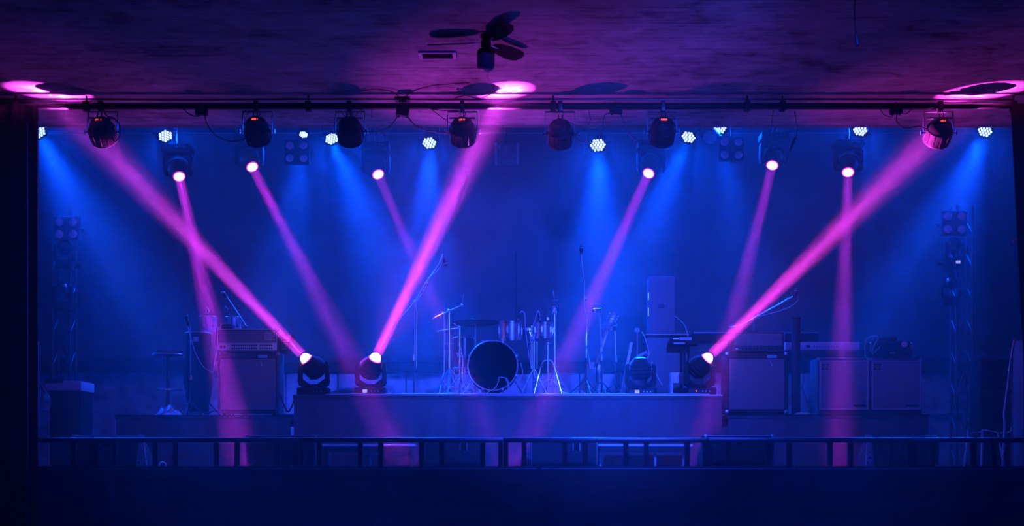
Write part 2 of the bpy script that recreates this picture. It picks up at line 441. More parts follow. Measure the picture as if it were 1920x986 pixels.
def bracket(px, w0, w1, py0, py1, y, label):
    t = thing('folded_bracket', label, 'bracket', (X(px, y), y, STAGE))
    a = X(px - w0 / 2, y); b = X(px + w0 / 2, y); c = X(px - w1 / 2, y); d = X(px + w1 / 2, y)
    obj('plate', MB().prism_y([(a, STAGE), (b, STAGE), (d, Z(py0, y)), (c, Z(py0, y))], y, y + .02), M_paper, t, bevel=.003)
    h = MB()
    for dx, dz in ((-.035, .06), (.03, .055), (0, .11), (.005, .17)):
        h.lathe((X(px, y) + dx * .7, y - .002, STAGE + dz), (0, 1, 0), [(0, .009), (.003, .009)], 8)
    obj('bolt_hole', h, M_black, t, kind='stuff')
    obj('fold', MB().tube([(X(px, y) + .01, y - .004, STAGE + .01), (X(px + 3, y), y - .006, STAGE + .1), (X(px, y), y - .004, Z(py0 + 3, y))], .005), M_paper, t)
bracket(265, 22, 8, 826, 876, .5, 'pale tapered metal bracket right of the far left wedge')
bracket(1631, 16, 9, 826, 876, .5, 'pale tapered metal bracket left of the rightmost wedge')
o = obj('tape_roll', MB().torus(P(305, 874, .3) + Vector((0, 0, .012)), (0, 1, .1), .032, .007, 20, 8), M_white); tag(o, 'small white ring of tape lying at the stage edge left', 'tape')
o.location.z += .002

# ------------------------------------------------------------------ moving heads
def catmat(lit): return M_plas
def moving_head(label, lens, target, base_c, inverted, lit=True, cat='spotlight', group=None, core=0, wide=0, halo=0, spill=0, s=1.0, col=PINK, screen=None, ca=5, wa=10, yoke_h=None, name='moving_head', ld=None):
    """lens: world point; target: what it aims at; base_c: point on the surface that carries it"""
    lens = Vector(lens); d = (Vector(target) - lens).normalized(); C = lens - d * .125 * s
    base_c = Vector(base_c); sg = -1 if inverted else 1
    t = thing(name, label, cat, base_c, group)
    bx, by, bz = C.x, base_c.y, base_c.z
    hw, hd, hh = .18 * s, .13 * s, .095 * s
    z = lambda k: bz + sg * k
    def bb(x0, y0, k0, x1, y1, k1): 
        a, b = sorted((z(k0), z(k1))); return MB().box((x0, y0, a), (x1, y1, b))
    body = obj('base', bb(bx - hw, by - hd, .012 * s, bx + hw, by + hd, hh), M_plas, t, bevel=.012 * s)
    for sx in (-1, 1):
        obj('foot', bb(bx + sx * hw * .8 - .02, by - hd * .8, 0, bx + sx * hw * .8 + .02, by + hd * .8, .0125 * s), M_rubber, t)
    pan = obj('display_panel', MB().box((bx - .14 * s, by - hd - .004, min(z(.025 * s), z(.075 * s))), (bx + .14 * s, by - hd + .01, max(z(.025 * s), z(.075 * s)))), M_blackg, t)
    if screen:
        sx = bx - .055 * s
        w2, h2 = (.026, .018) if screen is M_screen else (.006, .007)
        zc = z(.052 * s); obj('screen', MB().box((sx - w2, by - hd - .008, zc - h2), (sx + w2, by - hd - .003, zc + h2)), screen, pan)
    for k in range(3):
        xx = bx + (.02 + .04 * k) * s; zc = z(.05 * s)
        obj('button', MB().lathe((xx, by - hd - .009, zc), (0, 1, 0), [(0, .007), (.006, .009)], 8), M_steel, pan)
    # yoke
    ht = abs(C.z - bz) / 1.0; y0 = hh + .008 * s
    top = max(ht + .06 * s, y0 + .2 * s) - y0
    R = .175 * s; pts = []
    def pp(x, k): return (bx + x * s, z(y0 + k))
    poly = [pp(-.125, 0), pp(.125, 0), pp(.168, .022), pp(.182, .06), (bx + .18 * s, z(y0 + top * .82)), (bx + .165 * s, z(y0 + top)), (bx + .135 * s, z(y0 + top)),
            (bx + .135 * s, z(y0 + .10 * s)), pp(.045, .035), pp(-.045, .035), (bx - .135 * s, z(y0 + .10 * s)), (bx - .135 * s, z(y0 + top)), (bx - .165 * s, z(y0 + top)), (bx - .18 * s, z(y0 + top * .82)), pp(-.182, .06), pp(-.168, .022)]
    # build as three convex-ish pieces for clean normals
    L = poly
    mb = MB()
    cy = C.y; yd = .055 * s
    def piece(p): mb.prism_y(p, cy - yd, cy + yd)
    piece([L[0], L[1], L[2], L[3], L[8], L[9], L[14], L[15]])
    piece([L[3], L[4], L[5], L[6], L[7], L[8]]); piece([L[9], L[10], L[11], L[12], L[13], L[14]])
    yk = obj('yoke', mb, M_plas, t, bevel=.006 * s)
    obj('pan_bearing', MB().cyl((bx, (by + cy) / 2, z(hh - .002)), (bx, (by + cy) / 2, z(y0 + .01)), .07 * s, n=20), M_black, t)
    if abs(by - cy) > .02 * s:
        pass
    # arm vents and shiny edge on the yoke
    v = MB()
    for k in range(7): v.box((bx + .1825 * s, cy - .03 * s, z(y0 + .09 * s + k * .02 * s) - .003), (bx + .186 * s, cy + .03 * s, z(y0 + .09 * s + k * .02 * s) + .003))
    obj('vent_slots', v, M_steel, yk, kind='stuff')
    # head
    pr = [(-.125, .05), (-.12, .085), (-.09, .115), (-.04, .13), (.02, .13), (.06, .115), (.09, .092), (.12, .08), (.125, .074), (.11, .07)]
    hd_ = obj('lamp_head', MB().lathe(C, d, [(a * s, b * s) for a, b in pr], 28), M_plas, t)
    for a in (-.075, -.03, .01): obj('cooling_fin', MB().torus(C + d * a * s, d, .128 * s, .006 * s, 28, 5), M_black, hd_)
    for sx in (-1, 1): obj('tilt_axle', MB().cyl(C + Vector((sx * .11 * s, 0, 0)), C + Vector((sx * .14 * s, 0, 0)), .03 * s, n=14), M_steel, t)
    L0 = C + d * (.121 if inverted else .128) * s
    if lit:
        kd = .3 if inverted else 1.15
        obj('lens', MB().lathe(L0, d, [(0, .064 * s), (.022 * s * kd, .061 * s), (.042 * s * kd, .05 * s), (.058 * s * kd, .028 * s), (.064 * s * kd, .0)], 28), M_pinklens, hd_, label='glowing white-pink lens')
        obj('lens_rim', MB().torus(C + d * .123 * s, d, .069 * s, .009 * s, 28, 6), M_pinkring, hd_, label='magenta lit rim of the lens')
        a = L0 + d * (.04 if inverted else .086) * s
        for nm, ang, pw, r, bl in (('beam_core', ca, core, .035, .55), ('beam_mid', wa * .55, wide * .5, .005, .6), ('beam_wide', wa, wide, .05, .75), ('beam_halo', 60, halo, .05, 1.0), ('beam_spill', 120, spill, .05, 1.0)):
            if pw: disc_light(nm, a, a + d, ang, pw, col, .12 * s, t) if nm == 'beam_core' else spot(nm, a, a + d, ang, pw, col, .005, bl, t)
    else:
        obj('lens', MB().lathe(L0, d, [(0, .068 * s), (.01 * s, .055 * s), (.016 * s, .02 * s)], 28), M_lensoff, hd_)
    return t, C

def ceil_hit(px, py):
    y = F * (CEIL - CZ) / (HY - py) - CD
    return P(px, py, y)

g = 'lit moving heads on the drum riser'
UPS = [((575, 674), (98, 173), 'lit moving head at the left corner of the drum riser, beam going up left', None, M_screen, .25),
       ((703, 673), (944, 171), 'lit moving head second from the left on the riser, beam going up right', M_screen, None, 1.4),
       ((1325, 673), (1834, 173), 'lit moving head at the right corner of the riser, beam going up right', M_red, None, .55)]
for (lx, ly), (tx, ty), lab, scr, _, hk in UPS:
    yy = 1.84; bk = {575: 1.6, 703: 1.95, 1325: 2.15}[lx]
    lens = P(lx, ly, yy); tgt = ceil_hit(tx, ty); d = (tgt - lens).normalized(); C = lens - d * .125
    moving_head(lab, lens, tgt, (C.x, C.y, ZC + .001), False, True, group=g, core=UP_CORE * bk, wide=UP_WIDE * bk, halo=UP_HALO * hk, spill=UP_SPILL, screen=scr, ca=5.0, wa=9.5, col=PINK3 if lx == 1325 else PINK)

# unlit one, parked, with its display on
t, C = moving_head('unlit moving head with a bright display beside the guitar stand', P(1201, 672, 2.0), P(1201, 560, 1.9), P(1204, 0, 2.0) * Vector((1, 1, 0)) + Vector((0, 0, ZC + .001)) if False else (P(1204, 0, 2.0).x, 2.0, ZC + .001), False, False, screen=M_screen)

# hanging pink heads at the back
BAR_Z = Z(243, 4.0) + .13
DN = [((336, 331), (458, .55), 'hanging head with a pink beam, above the left guitar amplifier'),
      ((473, 313), (762, .75), 'hanging head with a pink beam, below the second black spotlight'),
      ((709, 327), (945, .8), 'hanging head with a faint pink beam right of the third black spotlight'),
      ((1216, 325), (968, .8), 'hanging head with a pink beam below the second spotlight from the right'),
      ((1448, 310), (1306, .8), 'hanging head with a pink beam, a black cable looped beside it'),
      ((1590, 323), (1572, .8), 'hanging head with a pink beam dropping straight onto the bass cabinets')]
dn_pw = [1.25, .85, .4, .85, .6, .8]
for ((lx, ly), (tx, dy), lab), k in zip(DN, dn_pw):
    y = 3.95; lens = P(lx, ly, y); tgt = P(tx, 878, dy)
    d = (tgt - lens).normalized(); C = lens - d * .125 * 1.05
    bz = C.z + .34
    t, C = moving_head(lab, lens, tgt, (C.x, C.y, bz), True, True, name='hanging_spotlight', group='pink heads hanging at the back', core=DN_CORE * k, wide=DN_WIDE * k, spill=DN_SPILL, s=1.05, ca=4.4, wa=6.6, col=PINK2)
    cl = MB().cyl((C.x, C.y, bz), (C.x, C.y, BAR_Z + .07), .014, n=8).box((C.x - .03, C.y - .04, bz), (C.x + .03, C.y + .04, bz + .02))
    cl.box((C.x - .02, min(C.y, 4.3) - .02, BAR_Z + .0595), (C.x + .02, max(C.y, 4.3) + .03, BAR_Z + .075))
    obj('clamp', cl, M_black, t)

# rear lighting bars, pipes on hangers
def bar(name, label, pts, r, y, zz, x0, x1, hang_to, m=M_black, hx=(), grp=None):
    t = thing(name, label, 'lighting bar', ((x0 + x1) / 2, y, zz), grp)
    obj('pipe', MB().cyl((x0, y, zz), (x1, y, zz), r, n=14), m, t)
    for x in hx: obj('hanger', MB().cyl((x, y, zz + r * .7), (x, y, hang_to), .012, n=6), m, t)
    return t
bar('lighting_bar', 'long pipe across the back of the stage that carries the pink heads and blue lamps', None, .025, 4.3, BAR_Z + .035, -6.6, 6.6, 6.6, M_steel, (-5.5, -2.7, 0, 2.7, 5.5))
bar('lighting_bar', 'thin upper pipe behind the bar of the blue lamps', None, .018, 4.95, Z(249, 4.95), -6.6, 6.6, 6.6, M_steel, (-5, 0, 5))

# ------------------------------------------------------------------ blue LED spotlights on the rear bar
def led_par(px, py, tx, ty, tyd, label, y=4.45, lit=True, s=1.0, power=1.0, name='led_spotlight', hang=True, group='blue lamps on the rear bar', hang_z=None):
    c = P(px, py, y); d = (P(tx, ty, tyd) - c).normalized()
    t = thing(name, label, 'spotlight', c, group if lit else None)
    obj('housing', MB().lathe(c - d * .01, d, [(-.2 * s, .05 * s), (-.19 * s, .075 * s), (-.12 * s, .09 * s), (-.09 * s, .115 * s), (.0, .12 * s), (.02, .12 * s), (.02, .105 * s), (.005, .105 * s)], 20), M_plas, t)
    if lit:
        u = d.orthogonal().normalized(); v = d.cross(u); mb = MB(); rr = .1 * s
        for i in range(-3, 4):
            for j in range(-3, 4):
                a = (i + j * .5) * .040 * s; b = j * .0346 * s
                if a * a + b * b < (rr * .88) ** 2: mb.lathe(c + u * a + v * b, d, [(-.004, .0165 * s), (.006, .015 * s), (.012, .008 * s)], 8)
        obj('led_cluster', mb, M_bluelens, t, label='cluster of glowing white-blue LEDs', kind='stuff')
        obj('face_plate', MB().lathe(c - d * .004, d, [(0, .105 * s), (.002, .105 * s)], 20), M_plas, t)
        a = c + d * .06
        spot('blue_beam', a, a + d, 27, BL_BEAM * power, BLUE, .07, 1.0, t)
        spot('blue_core', a, a + d, 13, BL_BEAM * .30 * power, BLUEV, .07, 1.0, t)
        spot('blue_spill', a, a + d, 125, BL_SPILL * power, BLUE, .08, 1.0, t)
    else:
        obj('face_plate', MB().lathe(c + d * .006, d, [(0, .105 * s), (.004, .1 * s)], 20), M_lensoff, t)
    # yoke up to the bar
    if hang:
        hz = BAR_Z + .035 if hang_z is None else hang_z
        side = Vector((1, 0, 0)); k = c - d * .06
        up = max(hz - .06, k.z + .14)
        for sx in (-1, 1):
            p = k + side * sx * .135 * s
            obj('yoke_arm', MB().box(p - Vector((.004, .015, .0)), Vector((p.x + .004, p.y + .015, k.z + .17 * s))), M_steel, t)
            obj('knob', MB().cyl(k + side * sx * .11 * s, k + side * sx * .16 * s, .014, n=10), M_black, t)
        obj('yoke_bar', MB().box((k.x - .139 * s, k.y - .015, k.z + .165 * s), (k.x + .139 * s, k.y + .015, k.z + .175 * s)), M_black, t)
        mb = MB().tube([(k.x, k.y, k.z + .17 * s), (k.x, (k.y + 4.3) / 2, max(hz, k.z + .2)), (k.x, 4.3, hz + .02)], .012, 8, False)
        mb.box((k.x - .02, 4.27, hz - .03), (k.x + .02, 4.33, hz + .04))
        obj('clamp', mb, M_black, t)
    return t
led_par(72, 247, 330, 760, 1.0, 'blue lamp half hidden by the left curtain', y=4.35, power=.9)
led_par(310, 255, 520, 760, 1.6, 'blue lamp right of the leftmost black spotlight')
led_par(569, 252, 500, 760, 2.2, 'small blue lamp above the left group of four round lenses', s=.62, power=.7, y=4.6)
led_par(622, 260, 830, 760, 1.8, 'blue lamp just left of the third black spotlight, tilted down right', power=1.1)
led_par(805, 268, 795, 760, 1.5, 'blue lamp between the third and fourth black spotlights')
led_par(1121, 272, 1128, 760, 1.3, 'brightest blue lamp pointing straight down between the two central right spotlights', power=1.35, s=1.12)
led_par(1291, 257, 1075, 760, 1.8, 'blue lamp right of the second spotlight from the right, tilted down left')
led_par(1349, 241, 1470, 760, 1.5, 'highest blue lamp, partly behind the unlit round lamp', y=4.6)
led_par(1613, 244, 1500, 760, 1.5, 'blue lamp above the straight pink beam')
led_par(1847, 245, 1640, 760, 1.2, 'blue lamp at the far right beyond the last black spotlight')
led_par(704, 262, 640, 420, 0, 'large unlit round lamp right of the third black spotlight', lit=False, s=1.25, y=4.7)
led_par(1331, 257, 1240, 330, 2.5, 'unlit round lamp with a violet sheen between two blue lamps', lit=False, s=.9, y=4.34)
led_par(1465, 247, 1440, 300, 2.5, 'unlit glossy lamp above the hanging head with the looped cable', lit=False, s=.8, y=4.6)

# ------------------------------------------------------------------ black spotlights on the front bar
YB = .22; BZ = Z(199, YB)
fb = thing('front_lighting_bar', 'thick black pipe along the top of the stage opening carrying the black spotlights', 'lighting bar', (0, YB, BZ))
obj('pipe', MB().cyl((X(-30, YB), YB, BZ), (X(1755, YB), YB, BZ), .033, n=16), M_plas, fb)
obj('pipe', MB().cyl((X(1752, YB), YB, BZ), (X(1960, YB), YB, BZ), .027, n=16), M_black, fb)
for px in (30, 162, 578, 1037, 1401, 1467, 1900):
    obj('pipe_clamp', MB().box((X(px, YB) - .028, YB - .042, BZ - .05), (X(px, YB) + .028, YB + .042, BZ + .045)).cyl((X(px, YB), YB, BZ + .03), (X(px, YB), YB, CEIL - .003), .01, n=8), M_plas, fb, bevel=.004)
cb = obj('ceiling_conduit', MB().tube([(X(p, .33), .33, CEIL - .012 + .003 * math.sin(p * .013)) for p in range(-20, 1960, 60)], .0085, 6), M_black)
tag(cb, 'thin cable conduit along the ceiling above the thick pipe', 'conduit')

def digits(parent, o, u, v, n, s, pattern, m):
    """small seven-segment figures"""
    segs = {'d': 'bcdeg', '0': 'abcdef', '1': 'bc', '8': 'abcdefg', 'A': 'abcefg', '-': 'g'}
    pos = {'a': ((-.5, 1), (.5, 1)), 'g': ((-.5, 0), (.5, 0)), 'd': ((-.5, -1), (.5, -1)), 'b': ((.5, 0), (.5, 1)), 'c': ((.5, -1), (.5, 0)), 'f': ((-.5, 0), (-.5, 1)), 'e': ((-.5, -1), (-.5, 0))}
    mb = MB()
    for k, ch in enumerate(pattern):
        if ch == ' ': continue
        cx = (k - (len(pattern) - 1) / 2) * s * 1.7
        for q in segs[ch]:
            (a, b), (c, d) = pos[q]; mb.cyl(o + u * (cx + a * s) + v * b * s * .8, o + u * (cx + c * s) + v * d * s * .8, s * .2, n=5)
    obj('display_figures', mb, m, parent, kind='stuff')

def par(px, label, pat='d1', m=None, lo=None, pytop=222, pypiv=247, tilt=36, turn=0, brk=True):
    m = m or M_red
    y = YB + .04; s = sc(y)
    piv = P(px, pypiv, y); a = math.radians(tilt)
    d = Matrix.Rotation(math.radians(turn), 3, 'Z') @ Vector((0, math.cos(a), -math.sin(a)))
    u = d.cross(Vector((0, 0, 1))).normalized(); n = u.cross(d)
    t = thing('par_spotlight', label, 'spotlight', piv, 'black spotlights on the front pipe')
    pr = [(-.145, .04), (-.14, .075), (-.12, .1), (-.075, .124), (-.05, .13), (-.045, .136), (.08, .136), (.085, .14), (.105, .14), (.105, .13), (.09, .125)]
    b = obj('housing', MB().lathe(piv, d, pr, 12, .5), M_plas, t)
    obj('lens', MB().lathe(piv + d * .092, d, [(0, .126), (.004, .118)], 20), M_lensoff, b)
    ribs = MB()
    for k in range(12):
        an = 2 * math.pi * k / 12; rr = u * math.cos(an) + n * math.sin(an)
        ribs.cyl(piv + rr * .135 - d * .03, piv + rr * .135 + d * .08, .006, n=5)
    obj('cooling_rib', ribs, M_plas, t, kind='stuff')
    # rear panel with the display, facing the hall
    q = piv - d * .1
    fd = (-d * .75 + Vector((0, -1, -.1)) * .9).normalized(); uu = Vector((1, 0, 0)) - fd * fd.x; uu.normalize(); vv = uu.cross(fd) * -1
    if vv.z < 0: vv = -vv
    o = P(px, pypiv - 16, y); o.y = piv.y - .135
    mb = MB()
    c4 = [o + uu * sx * .052 + vv * sz * .022 for sx, sz in ((-1, -1), (1, -1), (1, 1), (-1, 1))]
    mb.add(c4 + [p - fd * .03 for p in c4], [(0, 1, 2, 3), (7, 6, 5, 4), (0, 4, 5, 1), (1, 5, 6, 2), (2, 6, 7, 3), (3, 7, 4, 0)])
    dp = obj('display_panel', mb, M_blackg, t)
    if pat: digits(dp, o + fd * .003, uu, vv, 0, .0095, pat, m)
    # small strain reliefs on the rear
    for sx in (-1, 1): obj('cable_gland', MB().cyl(o + Vector((sx * .018, .04, .03)), o + Vector((sx * .02, .045, .085)), .008, .006, 8), M_black, t)
    for sx in (-1, 1):
        e = piv + Vector((sx * .14, 0, 0))
        kb = obj('knob', MB().cyl(e, e + Vector((sx * .034, 0, 0)), .008, n=8).cyl(e + Vector((sx * .034, 0, 0)), e + Vector((sx * .046, 0, 0)), .024, n=12), M_steel if px in (867, 482) else M_black, t)
    zt = Z(pytop, y)
    if brk:
        for sx in (-1, 1): obj('floor_bracket_arm', MB().box((piv.x + sx * .155 - .002, y - .015, piv.z), (piv.x + sx * .155 + .002, y - .011, zt)), M_black, t)
        obj('floor_bracket', MB().box((piv.x - .135, y - .03, zt - .006), (piv.x + .135, y + .015, zt + .006)), M_black, t, bevel=.004)
    zt2 = Z(209, y)
    for sx in (-1, 1): obj('yoke_arm', MB().box((piv.x + sx * .152 - .0025, y + .004, piv.z - .02), (piv.x + sx * .152 + .0025, y + .03, zt2)), M_black, t)
    obj('yoke_bar', MB().box((piv.x - .154, y + .0, zt2 - .004), (piv.x + .154, y + .034, zt2 + .004)), M_steel if px == 1760 else M_black, t)  # far right bar made of paler metal for the pink light on it
    obj('hook_clamp', MB().box((piv.x - .022, YB - .04, BZ - .058), (piv.x + .022, YB + .045, BZ + .046)).cyl((piv.x, y + .015, zt2), (piv.x, y + .015, BZ - .03), .012, n=8).tube([(piv.x + .02, YB, BZ - .04), (piv.x + .035, YB, BZ - .085), (piv.x + .01, YB, BZ - .11)], .004, 6), M_black, t, bevel=.002)
    return t
par(192, 'black spotlight at the far left of the front pipe, red figures lit', 'd1 1')
par(482, 'black spotlight second from the left on the front pipe, above a pink lens', 'd081', brk=False, pytop=215, pypiv=246)
par(656, 'black spotlight third from the left with two small red dots', None)
par(867, 'black spotlight fourth from the left, hanging in the central pink beam', 'd011')
par(1050, 'reddish black spotlight fifth from the left with one red dot', None, brk=False, pypiv=251)
par(1242, 'black spotlight second from the right with a solid red display', '8888')
par(1760, 'black spotlight at the far right, pink light on its bracket', 'd01', pypiv=249)
for px, dxs, m in ((656, (-4, 3), M_red), (1050, (0,), M_redd), (482, (-4, 4), M_redd), (867, (-4, 4), M_redd), (1242, (-4, 4), M_redd)):
    root = [o for o in bpy.data.objects if o.name.startswith('par_spotlight') and abs(o.location.x - X(px, YB + .04)) < .01][0]
    for dx in dxs:
        p = P(px + dx, 232 if m is M_red or px == 1050 else 225.5, YB - .085)
        obj('indicator_light', MB().sphere(p, .009 if m is M_red else .0065, 8), m, root)
    if px in (656, 1050):
        pass

# junction boxes and cables on the front bar
def jbox(px, py, w, h, rot, label):
    y = YB - .02; c = P(px, py, y)
    R = Matrix.Rotation(math.radians(rot), 3, 'Y')
    t = thing('junction_box', label, 'junction box', c, 'junction boxes under the front pipe')
    obj('box_body', MB().box(c - Vector((w / 2, .035, h / 2)), c + Vector((w / 2, .035, h / 2)), R), M_plas, t, bevel=.004)
    obj('strap', MB().torus((c.x, YB, BZ), (1, 0, 0), .038, .005, 16, 6).cyl((c.x, YB - .03, BZ - .02), (c.x, YB - .03, c.z + h * .3), .005, n=6), M_black, t)
    for sx in (-1, 1): obj('cable_gland', MB().cyl(c + Vector((sx * w * .3, 0, -h * .45)), c + Vector((sx * w * .34, 0, -h * .45 - .02)), .009, n=8), M_black, t)
jbox(378, 209, .12, .075, 0, 'black junction box under the pipe between the first two black spotlights')
jbox(755, 210, .13, .085, 8, 'tilted black junction box between the third and fourth black spotlights')
jbox(1155, 208, .13, .05, 2, 'flat black junction box between the fifth and sixth black spotlights')
jbox(1680, 208, .12, .06, -4, 'black junction box left of the far right spotlight')

def cable(label, pts, y, r=.0055, m=None, name='cable', n=6, extra=None):
    """pts: (px, py[, y])"""
    w3 = [P(p[0], p[1], p[2] if len(p) > 2 else y) for p in pts]
    mb = MB().tube(w3, r, n)
    o = obj(name, mb, m or M_rubber); tag(o, label, 'cable'); return o
yc = YB - .01
cable('short black cable curving into the junction box left of the second spotlight', [(345, 205), (355, 214), (368, 218), (375, 216)], yc)
cable('black cable drooping from the left junction box to the second spotlight', [(383, 214), (388, 232), (402, 252), (428, 264), (452, 263), (463, 256, YB + .04)], yc)
cable('black cable from the second junction box to the third spotlight', [(745, 218), (732, 236), (712, 246), (692, 247), (678, 239, YB + .04)], yc)
cable('black cable from the second junction box to the fourth spotlight', [(764, 217), (775, 232), (795, 243), (820, 247), (843, 250, YB + .04)], yc)
cable('thin black cable slanting down to the fourth spotlight', [(808, 204), (826, 218), (843, 230), (853, 240, YB + .04)], yc, .004)
cable('black cable running under the pipe above the fourth spotlight', [(800, 203), (826, 207), (850, 208), (866, 206)], yc, .005)
cable('black cable looping from the fifth spotlight up to the pipe', [(1062, 226), (1082, 236), (1098, 237), (1107, 226), (1104, 206)], yc + .02, .004)
cable('black cable from the third junction box down past a blue lamp', [(1147, 212), (1136, 214), (1131, 226), (1130, 244), (1125, 256)], yc, .005)
cable('black cable drooping from the third junction box to the sixth spotlight', [(1164, 213), (1170, 230), (1182, 252), (1200, 268), (1220, 271, YB + .04)], yc)
cable('black cable trailing right from the fifth spotlight', [(1077, 252, YB + .05), (1085, 263), (1100, 267), (1112, 268)], yc, .004)
cable('black cable from the right junction box to the far right spotlight', [(1682, 213), (1681, 226), (1689, 237), (1702, 240), (1722, 237), (1738, 242, YB + .04)], yc)
cable('cable loop hanging left of the right junction box', [(1650, 204), (1658, 215), (1672, 219), (1676, 212)], yc, .004)
cable('cable loop hanging right of the right junction box', [(1690, 212), (1700, 213), (1708, 206), (1712, 203)], yc, .004)
cable('black cable hooked round the far left spotlight', [(196, 204), (200, 217), (212, 221), (224, 234), (226, 250), (218, 264), (213, 264, YB + .1)], yc, .006)
cable('thin cable loop left of the second black spotlight', [(462, 204), (454, 216), (455, 230), (463, 238, YB + .04)], yc, .004)
cable('thin cable loop under the pipe above the second black spotlight', [(482, 212), (470, 207), (460, 222), (458, 236)], yc - .02, .003)
cable('thin cable tie hanging under the pipe left of the second junction box', [(697, 203), (697, 212), (697, 221)], yc, .003)
cable('thin wire loops under the pipe above the third black spotlight', [(640, 211), (648, 219), (656, 212), (664, 219), (672, 210), (680, 205)], yc, .0035)
lp = cable('long thin cable looped down beside the hanging pink head at right', [(1450, 204), (1447, 232), (1440, 262), (1441, 277), (1452, 272), (1466, 281), (1480, 284), (1488, 270), (1494, 250), (1492, 225), (1490, 208)], yc, .0045)
cc = obj('connector', MB().cyl(P(1482, 281, yc), P(1491, 257, yc), .011, n=8), M_rubber, None); tag(cc, 'black cable connector in the loop beside the hanging pink head', 'connector')
cable('thin wire arching over the conduit from the second junction box towards the fan', [(757, 182), (775, 170), (805, 160), (845, 156), (880, 153)], -.02, .004) if False else None
def cwire(label, pts, r=.0035):
    w3 = []
    for a, b in pts:
        q = ceil_hit(a, b); w3.append(Vector((q.x, q.y, CEIL - .006)))
    o = obj('wire', MB().tube(w3, r, 5), M_rubber); tag(o, label, 'wire')
cwire('thin black wire stapled to the ceiling, arching right above the second junction box', [(757, 186), (765, 176), (785, 166), (815, 159), (850, 156), (880, 154)])
cwire('thin black wire stapled to the ceiling, arching left above the second junction box', [(750, 186), (742, 175), (725, 168), (700, 166), (676, 170)])
cwire('thin wire loop on the ceiling below the fan', [(850, 184), (872, 178), (888, 182), (900, 184), (918, 176), (930, 168)])
o = obj('cable_clamp', MB().box((X(740, .3), .27, CEIL - .035), (X(768, .3), .36, CEIL - .002)).box((X(748, .3), .28, CEIL - .055), (X(762, .3), .34, CEIL - .03)), M_black, bevel=.004); tag(o, 'black cable clamp on the ceiling conduit above the second junction box', 'clamp')

# ------------------------------------------------------------------ ceiling fixtures
fy = -1.6
f0 = P(911, 78, fy)
fan = thing('ceiling_fan', 'ceiling fan with three dark blades and a glass lamp bowl', 'fan', (f0.x, fy, CEIL))
obj('canopy', MB().lathe((f0.x, fy, CEIL), (0, 0, -1), [(0, .05), (.02, .052), (.04, .03), (.05, .02)], 20), M_black, fan)
obj('motor', MB().lathe((f0.x, fy, CEIL - .03), (0, 0, -1), [(0, .02), (.02, .045), (.07, .048), (.085, .03), (.12, .028)], 20), M_black, fan)
zb = CEIL - .07
for k in range(3):
    an = math.radians(-67 + 120 * k); dr = Vector((math.cos(an), math.sin(an), 0)); pn = Vector((-math.sin(an), math.cos(an), 0))
    out = [(.10, .03), (.16, .055), (.28, .075), (.40, .08), (.47, .07), (.515, .045), (.53, .0), (.515, -.045), (.47, -.07), (.40, -.08), (.28, -.075), (.16, -.055), (.10, -.03)]
    c0 = Vector((f0.x, fy, zb)); pts = [c0 + dr * a + pn * b + Vector((0, 0, b * -.30)) for a, b in out]; n = len(pts)
    mb = MB().add(pts + [p + Vector((0, 0, .006)) for p in pts], [tuple(range(n)), tuple(range(2 * n - 1, n - 1, -1))] + [(i, i + n, (i + 1) % n + n, (i + 1) % n) for i in range(n)])
    bl = obj('blade', mb, M_drape, fan)
    obj('blade_arm', MB().box(c0 + Vector((.04, -.012, -.004)), c0 + Vector((.17, .012, .001)), Matrix.Rotation(an, 3, 'Z'), c0), M_steel, bl)
zt = Z(92, fy)
obj('lamp_housing', MB().lathe((f0.x, fy, zt + .03), (0, 0, -1), [(0, .018), (.02, .03), (.035, .066), (.05, .078), (.085, .08)], 28), M_blackg, fan)
obj('lamp_bowl', MB().lathe((f0.x, fy, zt - .055), (0, 0, -1), [(0, .079), (.10, .079), (.118, .072), (.135, .05), (.142, .0)], 28), M_glass, fan, label='frosted glass lamp bowl')
obj('pull_chain', MB().cyl((f0.x + .02, fy + .03, zt - .17), (f0.x + .02, fy + .03, zt - .27), .002, n=5), M_steel, fan)

v0, v1 = ceil_hit(786, 96), ceil_hit(855, 108)
vent = thing('ceiling_vent', 'rectangular ceiling vent with a pale frame left of the fan', 'vent', ((v0.x + v1.x) / 2, (v0.y + v1.y) / 2, CEIL))
a = min(v0.y, v1.y); b = max(v0.y, v1.y); xl, xr = X(784, a), X(855, a)
fr = MB(); th = .035
fr.box((xl, a, CEIL - .018), (xl + th, b, CEIL)); fr.box((xr - th, a, CEIL - .018), (xr, b, CEIL)); fr.box((xl + th, a, CEIL - .018), (xr - th, a + .02, CEIL)); fr.box((xl + th, b - .02, CEIL - .018), (xr - th, b, CEIL))
obj('frame', fr, M_silver, vent, bevel=.002)
obj('duct_mouth', MB().box((xl + th, a + .02, CEIL - .003), (xr - th, b - .02, CEIL - .0005)), M_black, vent)
for k in range(5):
    yy = a + .035 + k * (b - a - .06) / 4.6
    obj('louvre', MB().box((xl + th, yy, CEIL - .012), (xr - th, yy + .003, CEIL - .002)), M_black, vent)

hc = thing('hanging_cable', 'loose black cable with a plug hanging from the ceiling at right', 'cable', P(1605, 0, -3) * Vector((1, 1, 0)) + Vector((0, 0, CEIL)))
obj('cord', MB().tube([P(1606, -49, -3), P(1604, -10, -3), P(1602, 25, -3), P(1604, 55, -3), P(1606, 64, -3)], .005), M_rubber, hc)
obj('plug', MB().lathe(P(1605, 60, -3), P(1608, 87, -3) - P(1605, 60, -3), [(0, .006), (.012, .011), (.05, .012), (.055, .017), (.105, .016), (.11, .01)], 10), M_rubber, hc)

